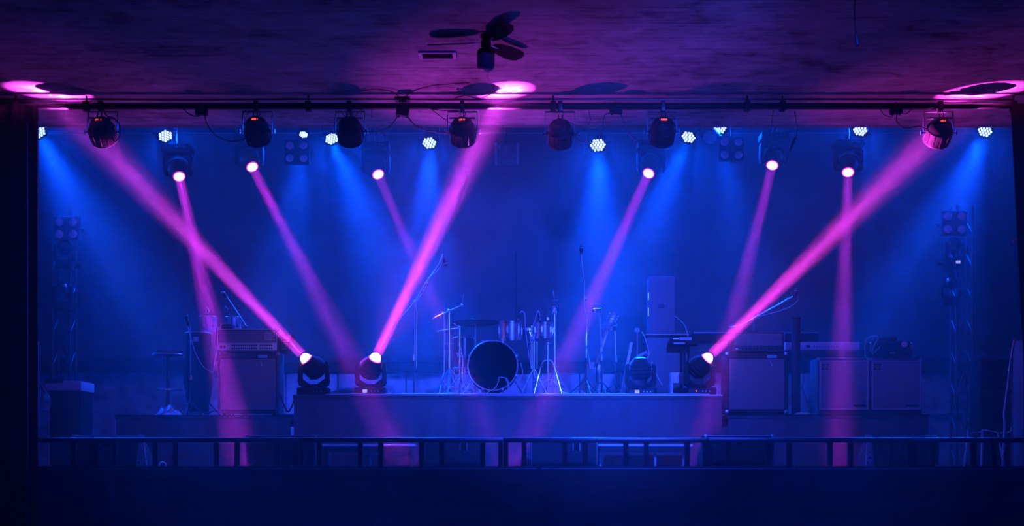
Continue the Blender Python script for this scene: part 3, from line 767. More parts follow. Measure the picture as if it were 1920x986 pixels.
# ------------------------------------------------------------------ blinders with four unlit lenses
def blinder(px, py, dx, dy, r, y, label, hangz=None, tilt=0):
    c = P(px, py, y); k = 1 / sc(y)
    t = thing('blinder_light', label, 'blinder light', c, 'four-lens blinder lights')
    obj('housing', MB().box(c + Vector((-(dx / 2 + r + 3) * k, .02, -(dy / 2 + r + 3) * k)), c + Vector(((dx / 2 + r + 3) * k, .10, (dy / 2 + r + 3) * k))), M_skirtdark, t, bevel=.01)
    for sx in (-1, 1):
        for sz in (-1, 1):
            q = c + Vector((sx * dx / 2 * k, 0, sz * dy / 2 * k))
            ln = obj('lens', MB().lathe(q, (0, 1, 0), [(-.006, r * k * .35), (.0, r * k * .8), (.012, r * k), (.03, r * k)], 24), M_lensoff2, t)
            obj('lens_ring', MB().torus(q + Vector((0, .014, 0)), (0, 1, 0), r * k * 1.05, .004, 24, 5), M_plas, ln)
    if hangz:
        obj('yoke', MB().cyl(c + Vector((0, .06, (dy / 2 + r) * k)), (c.x, y + .06, hangz), .01, n=6).box((c.x - .02, min(y, 4.28), hangz - .01), (c.x + .02, max(y + .08, 4.3), hangz + .02)), M_black, t)
    else:
        obj('bracket', MB().cyl(c + Vector((0, .08, 0)), c + Vector((0, .22, 0)), .012, n=6).box(c + Vector((-.16, .21, -.02)), c + Vector((.16, .231, .02))), M_black, t)
M_skirtdark = mat('blinder_housing', (.05, .05, .06), .8, spec=.1)
M_lensoff2 = mat('blinder_lens', (.95, .92, .97), .5)
blinder(556, 284, 26, 24, 7.5, 4.1, 'unlit four-lens light hanging beside the second black spotlight', BAR_Z + .01)
blinder(1372, 278, 26, 24, 7.5, 4.1, 'unlit four-lens light hanging right of the second spotlight from the right', BAR_Z + .01)
blinder(123, 427, 26, 23, 8, 3.15, 'unlit four-lens light on the left truss tower')
blinder(1791, 417, 26, 24, 8, 3.15, 'unlit four-lens light on the right truss tower')

# centre hanging speaker
y = 4.2; c = P(950, 285, y)
hs = thing('hanging_speaker', 'small box speaker hanging in the middle with pale side strips', 'speaker', c)
def q(px, py, yy=y): return P(px, py, yy)
obj('cabinet', MB().box((X(931, y), y, Z(303, y)), (X(970, y), y + .22, Z(269, y))), M_grillcloth, hs, bevel=.004)
for a, b in ((928, 931.5), (969.5, 973)): obj('side_strip', MB().box((X(a, y), y - .012, Z(303.5, y)), (X(b, y), y + .2, Z(268.5, y))), M_pipingw, hs)
obj('label_plate', MB().box((X(945, y), y - .006, Z(284, y)), (X(955, y), y + .002, Z(275, y))), M_lensoff, hs)
obj('sticker', MB().box((X(932.5, y), y - .005, Z(280, y)), (X(938.5, y), y + .002, Z(272, y))), M_tag, hs, label='pale blue sticker')
obj('hanger', MB().cyl((c.x, y + .1, Z(269, y)), (c.x, y + .1, BAR_Z + .04), .012, n=8), M_black, hs)

# side plate hanging beside pink head 2
o = obj('bracket_plate', MB().box((X(438, 4.2), 4.26, Z(304, 4.2)), (X(446, 4.2), 4.27, BAR_Z + .05)), M_steel, bevel=.002); tag(o, 'narrow upright metal plate left of the second hanging pink head', 'plate')
o = obj('bracket_plate', MB().box((X(1473, 4.2), 4.26, Z(300, 4.2)), (X(1481, 4.2), 4.27, BAR_Z + .05)), M_steel, bevel=.002); tag(o, 'narrow upright metal plate right of the fifth hanging pink head', 'plate')
o = obj('led_strip', MB().box((X(1108, 4.5), 4.5, Z(241, 4.5)), (X(1134, 4.5), 4.53, Z(236, 4.5))), M_black); tag(o, 'small strip with a row of tiny lit dots above the brightest blue lamp', 'light strip')
mb = MB()
for k in range(5): mb.sphere(P(1109 + 6 * k, 240.5 - .7 * k, 4.495), .008, 8)
oo = obj('indicator_dots', mb, M_screen, o, kind='stuff'); 
for v in oo.data.vertices: pass
obj('hanger', MB().cyl(P(1121, 237, 4.515), (X(1121, 4.5), 4.515, 6.6), .006, n=6), M_black, o)

# ------------------------------------------------------------------ truss towers
def tower(px0, px1, y, py_top, label, zbase):
    xa, xb = X(px0, y), X(px1, y); zt = Z(py_top, y); dpt = .22
    t = thing('truss_tower', label, 'truss', ((xa + xb) / 2, y, zbase))
    for x in (xa, xb):
        for yy in (y, y + dpt): obj('chord', MB().cyl((x, yy, zbase + .01), (x, yy, zt), .018, n=10), M_truss, t)
    k = 0; z = zbase + .05
    while z < zt - .3:
        a, b = ((xa, xb) if k % 2 == 0 else (xb, xa))
        for yy in (y, y + dpt): obj('brace', MB().cyl((a, yy, z), (b, yy, z + .42), .006, n=6), M_truss, t)
        obj('brace', MB().cyl((xa, y, z), (xa, y + dpt, z + .21), .008, n=6), M_truss, t); obj('brace', MB().cyl((xb, y, z), (xb, y + dpt, z + .21), .008, n=6), M_truss, t)
        z += .42; k += 1
    obj('base_plate', MB().box((xa - .08, y - .06, zbase), (xb + .08, y + dpt + .06, zbase + .012)), M_black, t)
    return t
tower(98, 131, 3.4, 395, 'aluminium truss tower at the left side of the stage', STAGE)
tower(1794, 1824, 3.4, 385, 'aluminium truss tower at the right side of the stage', STAGE)
# small unlit heads clamped to the towers
def tower_head(px, py, label, tgt, scr=None, s=.75):
    y = 3.17; c = P(px, py, y); 
    t = thing('small_moving_head', label, 'spotlight', c, 'unlit heads clamped to the truss towers')
    obj('base', MB().box(c + Vector((-.10, -.02, -.28)), c + Vector((.10, .14, -.17))), M_plas, t, bevel=.01)
    for sx in (-1, 1): obj('yoke_arm', MB().box(c + Vector((sx * .11 - .015, .02, -.18)), c + Vector((sx * .11 + .015, .10, .03))), M_plas, t, bevel=.005)
    d = Vector(tgt).normalized()
    h = obj('lamp_head', MB().lathe(c + Vector((0, .06, 0)), d, [(-.09, .04), (-.08, .07), (-.02, .09), (.05, .085), (.09, .065), (.10, .06), (.095, .05)], 24), M_blackg, t)
    obj('lens', MB().sphere(c + Vector((0, .06, 0)) + d * .075, .048, 16), M_blackg, h)
    obj('bracket', MB().cyl(c + Vector((0, .13, -.22)), c + Vector((0, .19, -.22)), .015, n=8).box(c + Vector((-.16, .19, -.24)), c + Vector((.16, .211, -.20))), M_black, t)
    if scr: obj('screen', MB().box(c + Vector((-.035 + scr, -.027, -.245)), c + Vector((.02 + scr, -.02, -.21))), M_screen, t)
tower_head(118, 462, 'unlit head on the left tower under the four lenses, its screen bright', (.2, -.7, -.7), .0)
tower_head(115, 540, 'lower unlit glossy head on the left tower', (.1, -.9, -.3), None)
tower_head(1792, 458, 'unlit head on the right tower under the four lenses, its screen bright', (-.2, -.7, -.7), .03)
tower_head(1785, 530, 'lower unlit glossy head on the right tower with a violet sheen', (-.2, -.9, -.3), None)

# flat case on the left
y = 2.6
cs = thing('flat_case', 'pale flat case lying on a dark cabinet beside the left truss tower', 'case', P(119, 733, y))
obj('case_body', MB().box((X(86, y), y, Z(732, y)), (X(152, y), y + .5, Z(714, y))), M_silver, cs, bevel=.008)
obj('strap', MB().box((X(84, y), y - .006, Z(718, y)), (X(118, y), y + .3, Z(711, y))), M_black, cs, bevel=.003)
cb2 = thing('dark_cabinet', 'dark equipment cabinet under the pale flat case at left', 'cabinet', (X(119, y), y + .25, STAGE))
obj('cabinet_body', MB().box((X(92, y), y + .03, STAGE + .02), (X(150, y), y + .47, Z(732.5, y))), M_plas, cb2, bevel=.006)
obj('door_panel', MB().box((X(96, y), y + .02, STAGE + .05), (X(146, y), y + .032, Z(738, y))), M_black, cb2)
for dx in (96, 143): obj('foot', MB().box((X(dx, y), y + .06, STAGE), (X(dx + 4, y), y + .44, STAGE + .021)), M_rubber, cb2)

# cable coil on the left jamb
y = .40
mb = MB()
for k in range(6):
    w2 = 9 + k * 2.6; cx = 72 + w2 * .5
    pts = [P(73 + k * .5, 718, y - .01), P(73 + w2 * .75, 735 + k, y - .02 - .004 * k), P(73 + w2, 752, y - .03), P(73 + w2 * .8, 768 + k * .6, y - .02 - .005 * k), P(76 + k, 774 - k * 1.5, y - .01), P(74, 764 - k, y - .01), P(76 + k * 2.2, 735, y - .02)]
    mb.tube(pts, .004, 5)
o = obj('cable_coil', mb, M_cablel); tag(o, 'coil of pale cable hanging at the left side of the opening', 'cable')
o = obj('hook', MB().tube([(X(72, y), .44, Z(716, y)), (X(73, y), y - .02, Z(716, y)), (X(73, y), y - .025, Z(714, y))], .005, 6), M_steel); tag(o, 'small hook holding the pale cable coil', 'hook')

# ------------------------------------------------------------------ left backline
y = 2.35
def cab4x12(x0, x1, zb, pyt, y, label, tagx, logo=None):
    xa, xb = X(x0, y), X(x1, y); zt = Z(pyt, y)
    t = thing('guitar_cabinet', label, 'speaker cabinet', ((xa + xb) / 2, y + .18, zb), 'guitar speaker cabinets')
    obj('cabinet', MB().box((xa, y, zb + .05), (xb, y + .36, zt)), M_tolex, t, bevel=.012)
    g = obj('grille', MB().box((xa + .035, y - .008, zb + .09), (xb - .035, y + .004, zt - .075)), M_grillcloth, t)
    p = MB(); r = .005; yy = y - .009; x_, X_, z_, Z_ = xa + .03, xb - .03, zb + .085, zt - .07
    for a, b in (((x_, yy, z_), (X_, yy, z_)), ((x_, yy, Z_), (X_, yy, Z_)), ((x_, yy, z_), (x_, yy, Z_)), ((X_, yy, z_), (X_, yy, Z_))): p.cyl(a, b, r, n=6)
    obj('piping', p, M_plas, t)
    for sx in (xa - .006, xb - .034):
        for z in (zb + .045, zt - .034): obj('corner_guard', MB().box((sx, y - .008, z), (sx + .04, y + .05, z + .04)), M_steel, t, bevel=.006)
    obj('tape', MB().box((X(tagx, y), y - .012, zt - .07), (X(tagx + 18, y), y - .006, zt - .03)), M_tag, t, label='pale teal strip of tape')
    obj('jack_cable', MB().tube([(X(tagx + 6, y), y - .012, zt - .1), (X(tagx + 7, y), y - .03, zt - .13), (X(tagx + 8, y), y - .02, zt - .16)], .006), M_cablel, t)
    for sx in (xa + .07, xb - .07):
        for yy in (y + .06, y + .3): obj('caster', MB().cyl((sx - .015, yy, zb + .027), (sx + .015, yy, zb + .027), .026, n=12), M_rubber, t)
    return zt
zct = cab4x12(408, 523, ZL, 661, y, 'tall black guitar cabinet at left under the silver-fronted amplifier', 484)
# amp head
ah = thing('amplifier_head', 'wide guitar amplifier with rows of knobs on the left cabinet', 'amplifier', (X(468, y), y + .15, zct))
xa, xb, zt = X(405, y), X(522, y), Z(616, y)
obj('cabinet', MB().box((xa, y, zct + .012), (xb, y + .3, zt)), M_tolex, ah, bevel=.01)
obj('front_grille', MB().box((xa + .03, y - .006, zct + .115), (xb - .03, y + .002, zt - .03)), M_grillcloth, ah)
cp = obj('control_panel', MB().box((xa + .02, y - .01, zct + .025), (xb - .02, y + .002, zct + .11)), M_silver, ah, label='silver control panel')
for i in range(19):
    for j in range(2):
        if i in (12,) : continue
        kx = xa + .20 + i * .026; kz = zct + .05 + j * .036
        if kx < xb - .05: obj('knob', MB().cyl((kx, y - .01, kz), (kx, y - .026, kz), .0095, .008, 8), M_black, cp)
for i in range(2): obj('rocker_switch', MB().box((xa + .05 + i * .04, y - .018, zct + .05), (xa + .08 + i * .04, y - .008, zct + .085)), M_black, cp)
mb = MB()
for j in range(7): mb.box((X(496, y), y - .009, zt - .05 - j * .014), (X(515 - (j % 3) * 2, y), y - .005, zt - .045 - j * .014))
obj('text_label', mb, M_pipingw, ah, kind='stuff')
obj('piping', MB().cyl((xa + .02, y - .006, zt - .012), (xb - .02, y - .006, zt - .012), .004, n=6).cyl((xa + .02, y - .006, zct + .115), (xb - .02, y - .006, zct + .115), .004, n=6).cyl((xb - .02, y - .006, zct + .03), (xb - .02, y - .006, zt - .012), .004, n=6).cyl((xa + .02, y - .006, zct + .03), (xa + .02, y - .006, zt - .012), .004, n=6), M_pipingw, ah)
for sx in (xa + .06, xb - .06): obj('foot', MB().box((sx - .02, y + .03, zct + .001), (sx + .02, y + .26, zct + .013)), M_rubber, ah)
for sx in (xa - .004, xb - .03): obj('corner_guard', MB().box((sx, y - .006, zt - .03), (sx + .034, y + .04, zt + .004)), M_steel, ah, bevel=.005)
# ribbed side vent box beside the head
sv = thing('ribbed_power_unit', 'dark ribbed unit tucked behind the right end of the left amplifier', 'amplifier', (X(533, y + .1), y + .2, zct))
obj('case', MB().prism_y([(X(524, y), zct + .012), (X(536, y), zct + .012), (X(548, y), Z(627, y)), (X(524, y), Z(627, y))], y + .05, y + .3), M_black, sv, bevel=.004)
mb = MB()
for k in range(6): mb.cyl((X(526, y), y + .045, zct + .05 + k * .03), (X(536 + k * 1.5, y), y + .045, zct + .05 + k * .03), .006, n=6)
obj('rib', mb, M_steel, sv, kind='stuff')
obj('foot', MB().box((X(525, y), y + .08, zct + .001), (X(534, y), y + .25, zct + .0125)), M_rubber, sv)
# pedal on the amp
pd = thing('effects_box', 'small rounded box with a pink glint on the left amplifier', 'box', (X(423, y), y + .12, zt))
obj('case', MB().box((X(412, y), y + .06, zt + .003), (X(435, y), y + .18, zt + .062)), M_blackg, pd, bevel=.02)
obj('lit_outline', MB().tube([(X(411.5, y), y + .055, zt + .008), (X(412.5, y), y + .055, zt + .05), (X(418, y), y + .055, zt + .064), (X(430, y), y + .055, zt + .064), (X(434.5, y), y + .055, zt + .05), (X(435.5, y), y + .055, zt + .008)], .004), M_steel, pd)  # steel tube put in for the pink lit outline of the box
for k in range(5): obj('knob', MB().cyl((X(415.5 + k * 4, y), y + .06, zt + .03), (X(415.5 + k * 4, y), y + .045, zt + .03), .006, n=8), M_steel, pd)
o = obj('jack_plug', MB().cyl((X(404.5, y), y + .03, zt + .012), (X(411, y), y + .04, zt + .012), .007, n=8), M_steel); tag(o, 'metal jack plug at the left end of the left amplifier', 'plug')

def mic(t, head, tail, r=.024):
    head = Vector(head); tail = Vector(tail); d = tail - head
    m_ = obj('microphone', MB().lathe(head, d, [(-.02, .008), (0, r), (.03, r * 1.05), (.055, r * .8), (.06, .015), (d.length, .011)], 14), M_black, t)
    obj('grille_ball', MB().sphere(head + d.normalized() * .012, r * 1.08, 12), M_steel, m_)

y = 2.6
ys = 2.85
s1 = thing('desk_microphone_stand', 'short slanted microphone boom rising from behind the left amplifier', 'microphone stand', (X(461, ys), ys, ZL))
obj('boom', MB().cyl(P(462, 613, ys), P(424, 555, ys), .010, n=8), M_chrome, s1)
mic(s1, P(417.5, 549, ys), P(425, 557, ys), .026)
obj('pole', MB().cyl((X(462, ys), ys, ZL + .02), P(462, 613, ys), .011, n=8), M_black, s1)
obj('clutch', MB().sphere(P(462, 613, ys), .02, 10), M_black, s1)
obj('round_base', MB().cyl((X(462, ys), ys, ZL), (X(462, ys), ys, ZL + .025), .09, n=20), M_black, s1)

# timbale style drums and a tall dark drum
def small_drum(px, py0, py1, wpx, y, label, stand_z, grp):
    r = wpx / 2 / sc(y); c = P(px, py1, y); h = Z(py0, y) - Z(py1, y)
    t = thing('hand_drum', label, 'drum', (c.x, y, stand_z), grp)
    sh = obj('shell', MB().lathe(c, (0, 0, 1), [(0, r * .86), (h * .5, r * .93), (h, r * .95)], 24), M_drumshell, t)
    obj('rim', MB().torus(c + Vector((0, 0, h)), (0, 0, 1), r, .007, 28, 6), M_chrome, t)
    obj('drum_head', MB().lathe(c + Vector((0, 0, h)), (0, 0, 1), [(-.004, r * .97), (.003, r * .97)], 24), M_skin, t)
    for k in range(6):
        an = k * math.pi / 3 + .3; e = Vector((math.cos(an), math.sin(an), 0)) * r
        obj('tension_rod', MB().cyl(c + e + Vector((0, 0, h)), c + e * .95 + Vector((0, 0, h * .35)), .005, n=6).box(c + e * .95 + Vector((-.01, -.01, h * .25)), c + e * .95 + Vector((.01, .01, h * .45))), M_chrome, t)
    obj('stand_pole', MB().cyl((c.x, y, stand_z + .02), (c.x, y, c.z), .012, n=8), M_black, t)
    for k in range(3):
        an = k * 2.094 + .5; obj('leg', MB().cyl((c.x, y, stand_z + .22), (c.x + .2 * math.cos(an), y + .2 * math.sin(an), stand_z + .008), .008, n=6), M_black, t)
    return t
small_drum(390, 594, 622, 34, 2.95, 'chrome hand drum in the pink beam left of the amplifier', ZL, 'chrome hand drums behind the left amplifier')
small_drum(437, 595, 622, 30, 3.15, 'chrome hand drum showing above the left amplifier', ZL, 'chrome hand drums behind the left amplifier')
y = 2.65
cg = thing('conga', 'tall dark tapered drum left of the guitar cabinet, a pale tag on it', 'drum', (X(372, y), y, ZL))
c = P(372, 728, y); rr = 27 / sc(y)
obj('shell', MB().lathe((c.x, y, ZL + .08), (0, 0, 1), [(0, rr * .62), (.12, rr * .78), (.35, rr), (.5, rr * .97), (Z(625, y) - ZL - .08, rr * .86)], 28), M_plas, cg)
obj('rim', MB().torus((c.x, y, Z(625, y)), (0, 0, 1), rr * .9, .008, 28, 6), M_steel, cg)
obj('drum_head', MB().lathe((c.x, y, Z(624, y)), (0, 0, 1), [(-.003, rr * .87), (.003, rr * .87)], 24), M_grillcloth, cg)
obj('tag', MB().box((X(370, y), y - rr - .012, Z(643, y)), (X(379, y), y - rr - .006, Z(634, y))), M_pipingw, cg, label='pale tag')
obj('foot_ring', MB().torus((c.x, y, ZL + .075), (0, 0, 1), rr * .64, .01, 24, 6), M_black, cg)
for k in range(3):
    an = k * 2.094 + .9; obj('leg', MB().cyl((c.x + rr * .6 * math.cos(an), y + rr * .6 * math.sin(an), ZL + .1), (c.x + rr * .95 * math.cos(an), y + rr * .95 * math.sin(an), ZL + .008), .009, n=6), M_black, cg)
for px, py0, lab, yy in ((386, 575, 'clip microphone on a thin rod above the left hand drum', 3.35), (421, 573, 'clip microphone on a thin rod behind the effects box', 3.5)):
    t = thing('clip_microphone', lab, 'microphone', (X(px, yy), yy, ZL), 'clip microphones over the hand drums')
    obj('rod', MB().tube([(X(px, yy), yy, ZL + .02), P(px, 640, yy), P(px + 1, 600, yy), P(px + .5, py0, yy)], .0055), M_chrome if px < 400 else M_steel, t)
    obj('gooseneck', MB().tube([P(px, py0, yy), P(px + 4, py0 + 4, yy), P(px + 6, py0 + 8, yy), P(px + 3, py0 + 14, yy)], .005), M_steel, t)
    obj('capsule', MB().lathe(P(px + 3, py0 + 13, yy), (-.5, 0, -1), [(0, .01), (.03, .016), (.05, .012)], 10), M_black, t)
    obj('foot', MB().cyl((X(px, yy), yy, ZL), (X(px, yy), yy, ZL + .02), .05, n=16), M_black, t)

# mic stand at left
y = 2.2
ms = thing('microphone_stand', 'straight microphone stand beside the stool with a microphone at head height', 'microphone stand', (X(357, y), y, ZL), None)
obj('pole', MB().cyl((X(357, y), y, ZL + .3), P(357, 610, y), .0075, n=8), M_chrome, ms)
obj('lower_pole', MB().cyl((X(357, y), y, ZL + .03), (X(357, y), y, ZL + .42), .014, n=8), M_black, ms)
obj('clutch', MB().cyl(P(357, 712, y), P(357, 704, y), .02, n=10), M_steel, ms)
obj('clip', MB().tube([P(357, 611, y), P(352, 602, y), P(350, 597, y)], .009), M_black, ms)
mic(ms, P(349, 590, y), P(353, 612, y), .022)
for k in range(3):
    an = k * 2.094; obj('leg', MB().cyl((X(357, y), y, ZL + .2), (X(357, y) + .15 * math.cos(an), y + .15 * math.sin(an), ZL + .01), .009, n=6), M_black, ms)
cable('thin cable trailing from the left microphone over the cabinet side', [(352, 612), (358, 635), (368, 665), (382, 688), (398, 698), (405, 700)], 2.16, .004, M_cablel)
cable('pale cable rising in a loop at the left edge of the guitar cabinet', [(400, 699), (401, 690), (404, 670), (407, 658)], 2.3, .004, M_cablel)

# stool
y = 2.25
sx_ = X(315, y)
sl = thing('bar_stool', 'round bar stool with a footring at the left end of the riser', 'stool', (sx_, y, ZL))
obj('seat', MB().lathe((sx_, y, Z(670, y)), (0, 0, 1), [(0, .12), (.015, .165), (.045, .182), (.07, .175), (.08, .14), (.082, 0)], 32), M_blackg, sl)
obj('seat_band', MB().torus((sx_, y, Z(665, y)), (0, 0, 1), .181, .008, 36, 6), M_chrome, sl)
obj('pole', MB().cyl((sx_, y, ZL + .02), (sx_, y, Z(669, y)), .022, n=14), M_black, sl)
obj('footring', MB().torus((sx_, y, Z(731, y)), (0, 0, 1), .155, .009, 36, 6), M_chrome, sl)
for k in range(3):
    an = k * 2.094; obj('ring_spoke', MB().cyl((sx_, y, Z(731, y)), (sx_ + .155 * math.cos(an), y + .155 * math.sin(an), Z(731, y)), .006, n=6), M_black, sl)
obj('round_base', MB().lathe((sx_, y, ZL), (0, 0, 1), [(0, .19), (.012, .185), (.03, .06), (.04, .025)], 28), M_black, sl)
# crumpled sheet
mb = MB(); nn = 9; c = Vector((X(318, 2.0), 1.95, ZL))
for i in range(nn):
    for j in range(nn):
        u = i / (nn - 1) * 2 - 1; v = j / (nn - 1) * 2 - 1
        h = max(0, .09 * (1 - (u * u + v * v) * 1.1)) * (1 + .5 * math.sin(i * 2.3 + j)) + .006
        mb.v.append(c + Vector((u * .15, v * .12, h)))
for i in range(nn - 1):
    for j in range(nn - 1): a = i * nn + j; mb.f.append((a, a + nn, a + nn + 1, a + 1))
o = obj('crumpled_cloth', mb, M_paper, smooth=False); o.modifiers.new('t', 'SOLIDIFY').thickness = .004
tag(o, 'pale crumpled cloth lying under the bar stool', 'cloth')
cable('dark cables lying on the left riser beside the cabinet', [(360, 776), (375, 772), (388, 775), (402, 770), (408, 773)], 2.0, .008)
cable('black cable propped behind the right side of the left cabinet', [(525, 740), (532, 758), (540, 772), (548, 760), (551, 750)], 1.9, .010)

# ------------------------------------------------------------------ drum kit
y = 2.02
c = P(924, 685, y); R = 48 / sc(y)
bdm = thing('bass_drum', 'large bass drum with a black front head in the middle of the riser', 'drum', (c.x, y + .2, ZC))
obj('shell', MB().lathe(c + Vector((0, .02, 0)), (0, 1, 0), [(0, R * .95), (.4, R * .95)], 48), M_drumshell, bdm)
obj('hoop', MB().lathe(c, (0, 1, 0), [(0, R), (.04, R), (.04, R * .955), (0, R * .955)], 48), M_pipingw, bdm)
obj('hoop', MB().lathe(c + Vector((0, .4, 0)), (0, 1, 0), [(0, R), (.04, R), (.04, R * .9)], 48), M_black, bdm)
hd = obj('front_head', MB().lathe(c + Vector((0, .012, 0)), (0, 1, 0), [(0, R * .955), (.004, R * .955)], 48), M_skinb, bdm, label='black drum head with a sound port')
pc = P(939, 694, y - .0)
obj('port_ring', MB().torus(pc + Vector((0, .008, 0)), (0, 1, 0), 14 / sc(y), .004, 28, 5), M_plas, hd)
obj('port_hole', MB().lathe(pc + Vector((0, .009, 0)), (0, 1, 0), [(0, 13.2 / sc(y)), (.002, 13.2 / sc(y))], 28), M_black, hd)
lc = P(919, 647, y)
obj('logo', MB().prism_y([(lc.x - .03, lc.z + .008), (lc.x - .012, lc.z - .002), (lc.x, lc.z + .006), (lc.x + .012, lc.z - .002), (lc.x + .03, lc.z + .008), (lc.x + .02, lc.z - .01), (lc.x, lc.z - .018), (lc.x - .02, lc.z - .01)], y + .005, y + .012), M_white, hd, label='small white emblem')
for k in range(8):
    an = k * math.pi / 4 + .39; e = Vector((math.cos(an), 0, math.sin(an)))
    cw = obj('claw', MB().box(c + e * R + Vector((-.012, -.006, -.012)), c + e * R + Vector((.012, .05, .012))).cyl(c + e * R * 1.02 + Vector((0, .02, 0)), c + e * R * 1.02 + Vector((0, .14, 0)), .005, n=6), M_chrome, bdm)
for sx in (-1, 1): obj('spur', MB().cyl(c + Vector((sx * R * .8, .12, -R * .5)), (c.x + sx * (R + .07), y + .03, ZC + .006), .009, n=8), M_chrome, bdm)
obj('saddle', MB().box((c.x - .08, y + .12, ZC), (c.x + .08, y + .3, c.z - R * .95 + .01)), M_black, bdm)
obj('rim_highlight_tube', MB().torus(c + Vector((0, -.002, 0)), (0, 1, 0), R * .985, .004, 56, 5), M_alu, bdm)

def tom(px, py0, py1, wpx, y, label):
    r = wpx / 2 / sc(y); top = P(px, py0 + 2, y); bot = P(px, py1 - 2, y); ax = Vector((0, -.10, 1)).normalized(); h = top.z - bot.z
    t = thing('rack_tom', label, 'drum', (bot.x, y, ZC), 'chrome rack toms')
    obj('shell', MB().lathe(bot, ax, [(0, r * .93), (h, r * .93)], 32), M_drumshell, t)
    for k, hh in ((0, 0), (1, h)):
        obj('rim', MB().lathe(bot + ax * hh, ax, [(-.014, r), (.014, r), (.014, r * .94), (-.014, r * .94)], 32), M_chrome, t)
    obj('drum_head', MB().lathe(bot + ax * h, ax, [(.0, r * .93), (.003, r * .93)], 32), M_skin, t)
    obj('bottom_head', MB().lathe(bot - ax * .012, -ax, [(.0, r * .93), (.002, r * .93)], 32), M_skin, t)
    for k in range(6):
        an = k * math.pi / 3 + .26; e = Vector((math.cos(an), math.sin(an), 0)) * r * .99
        obj('lug', MB().cyl(bot + e, bot + e + ax * h, .004, n=6).box(bot + e + ax * h * .3 - Vector((.01, .01, .0)), bot + e + ax * h * .7 + Vector((.01, .01, 0))), M_chrome, t)
    return t, bot, h, r
t1, b1, h1, r1 = tom(957, 602, 638, 44, 2.25, 'larger chrome rack tom above the bass drum')
t2, b2_, h2, r2 = tom(1020, 604, 634, 35, 2.25, 'smaller chrome rack tom right of the bass drum')
# mount and floor stand for the toms
y = 2.28
ts = thing('tom_stand', 'chrome double tom stand between the two chrome toms', 'drum stand', (X(1000, y), y, ZC))
for dx, pyt in ((-3, 610), (1.5, 612), (7, 606)): obj('pole', MB().cyl(P(1000 + dx, 692, y), P(1000 + dx, pyt, y), .0115 if dx != 7 else .009, n=10), M_chrome, ts)
obj('centre_pole', MB().cyl((X(1001, y), y, ZC + .05), P(1001, 640, y), .016, n=12), M_chrome, ts)
obj('clamp_block', MB().box(P(993, 640, y) - Vector((0, .03, 0)), P(1011, 630, y) + Vector((0, .03, 0))), M_chrome, ts, bevel=.006)
obj('mount_arm', MB().tube([P(997, 632, y), P(990, 618, y), P(981, 616, y)], .010, 8), M_chrome, ts)
obj('mount_arm', MB().tube([P(1006, 628, y), P(1004, 618, y), P(1003.5, 617, y)], .010, 8), M_chrome, ts)
obj('wing_nut', MB().box(P(986, 622, y) - Vector((.01, .04, 0)), P(993, 615, y) + Vector((.01, -.01, 0))), M_chrome, ts, bevel=.004)
obj('wing_nut', MB().box(P(1008, 620, y) - Vector((0, .04, 0)), P(1014, 615, y) + Vector((.0, -.01, 0))), M_chrome, ts, bevel=.004)
for ex, ey in ((975, -.05), (1028, -.02), (1003, .22)):
    obj('leg', MB().cyl(P(1001, 690, y), (X(ex, y), y + ey * 1.2, ZC + .01), .011, n=8), M_chrome, ts)
    obj('rubber_foot', MB().sphere((X(ex, y), y + ey * 1.2, ZC + .014), .014, 8), M_rubber, ts)

def tripod(t, x, y, z, h, spread, m, a0=.5, r=.009, n=3):
    for k in range(n):
        an = a0 + k * 2 * math.pi / n; ex, ey = x + spread * math.cos(an), y + spread * math.sin(an)
        obj('leg', MB().cyl((x, y, z + h), (ex, ey, z + .01), r, n=8).cyl((x, y, z + h * .45), (x + spread * .55 * math.cos(an), y + spread * .55 * math.sin(an), z + h * .47), r * .7, n=6), m, t)
        obj('rubber_foot', MB().sphere((ex, ey, z + .013), .013, 8), M_rubber, t)

# straight cymbal stand right
y = 2.68
s = thing('cymbal_stand', 'tall bare chrome cymbal stand right of the smaller tom', 'drum stand', (X(1040, y), y, ZC))
obj('pole', MB().cyl((X(1041, y), y, ZC + .05), P(1040, 588, y), .0105, n=10), M_chrome, s)
obj('top_tube', MB().cyl(P(1040, 600, y), P(1039, 562, y), .008, n=8), M_chrome, s)
obj('top_rod', MB().tube([P(1039, 562, y), P(1038, 553, y), P(1036.5, 545, y)], .006), M_chrome, s)
obj('bell_cup', MB().lathe(P(1040, 588, y), (0, 0, 1), [(0, .034), (.01, .03), (.04, .022), (.07, .02)], 16), M_chrome, s)
for py, sg in ((563, 1), (575, 1)): obj('wing_nut', MB().cyl(P(1036, py, y), P(1046, py - 1, y), .007, n=6), M_chrome, s)
obj('collar', MB().cyl(P(1040, 653, y), P(1040, 648, y), .016, n=10), M_chrome, s)
tripod(s, X(1041, y), y, ZC, .38, .24, M_chrome, .3)
# hi-hat stand
y = 2.1
s = thing('hi_hat_stand', 'low chrome hi-hat stand with splayed legs right of the tom stand', 'drum stand', (X(1027, y), y, ZC))
obj('pole', MB().cyl((X(1027, y), y, ZC + .03), P(1027, 642, y), .011, n=10), M_chrome, s)
obj('rod', MB().cyl(P(1026, 642, y), P(1025.5, 565, y), .0035, n=6), M_chrome, s)
obj('cup', MB().lathe(P(1027, 646, y), (0, 0, 1), [(0, .012), (.008, .036), (.012, .034)], 16), M_chrome, s)
obj('clutch', MB().box(P(1027, 600, y) - Vector((.012, .012, 0)), P(1027, 595, y) + Vector((.012, .012, 0))), M_chrome, s)
for sg in (-1, 1):
    obj('leg', MB().tube([P(1027, 674, y), P(1027 + sg * 9, 679, y), P(1027 + sg * 16, 700, y - .02), (X(1027 + sg * 27, y), y - .05, ZC + .01)], .009, 8), M_chrome, s)
    obj('brace', MB().cyl(P(1027, 705, y), P(1027 + sg * 16, 712, y), .006, n=6), M_chrome, s)
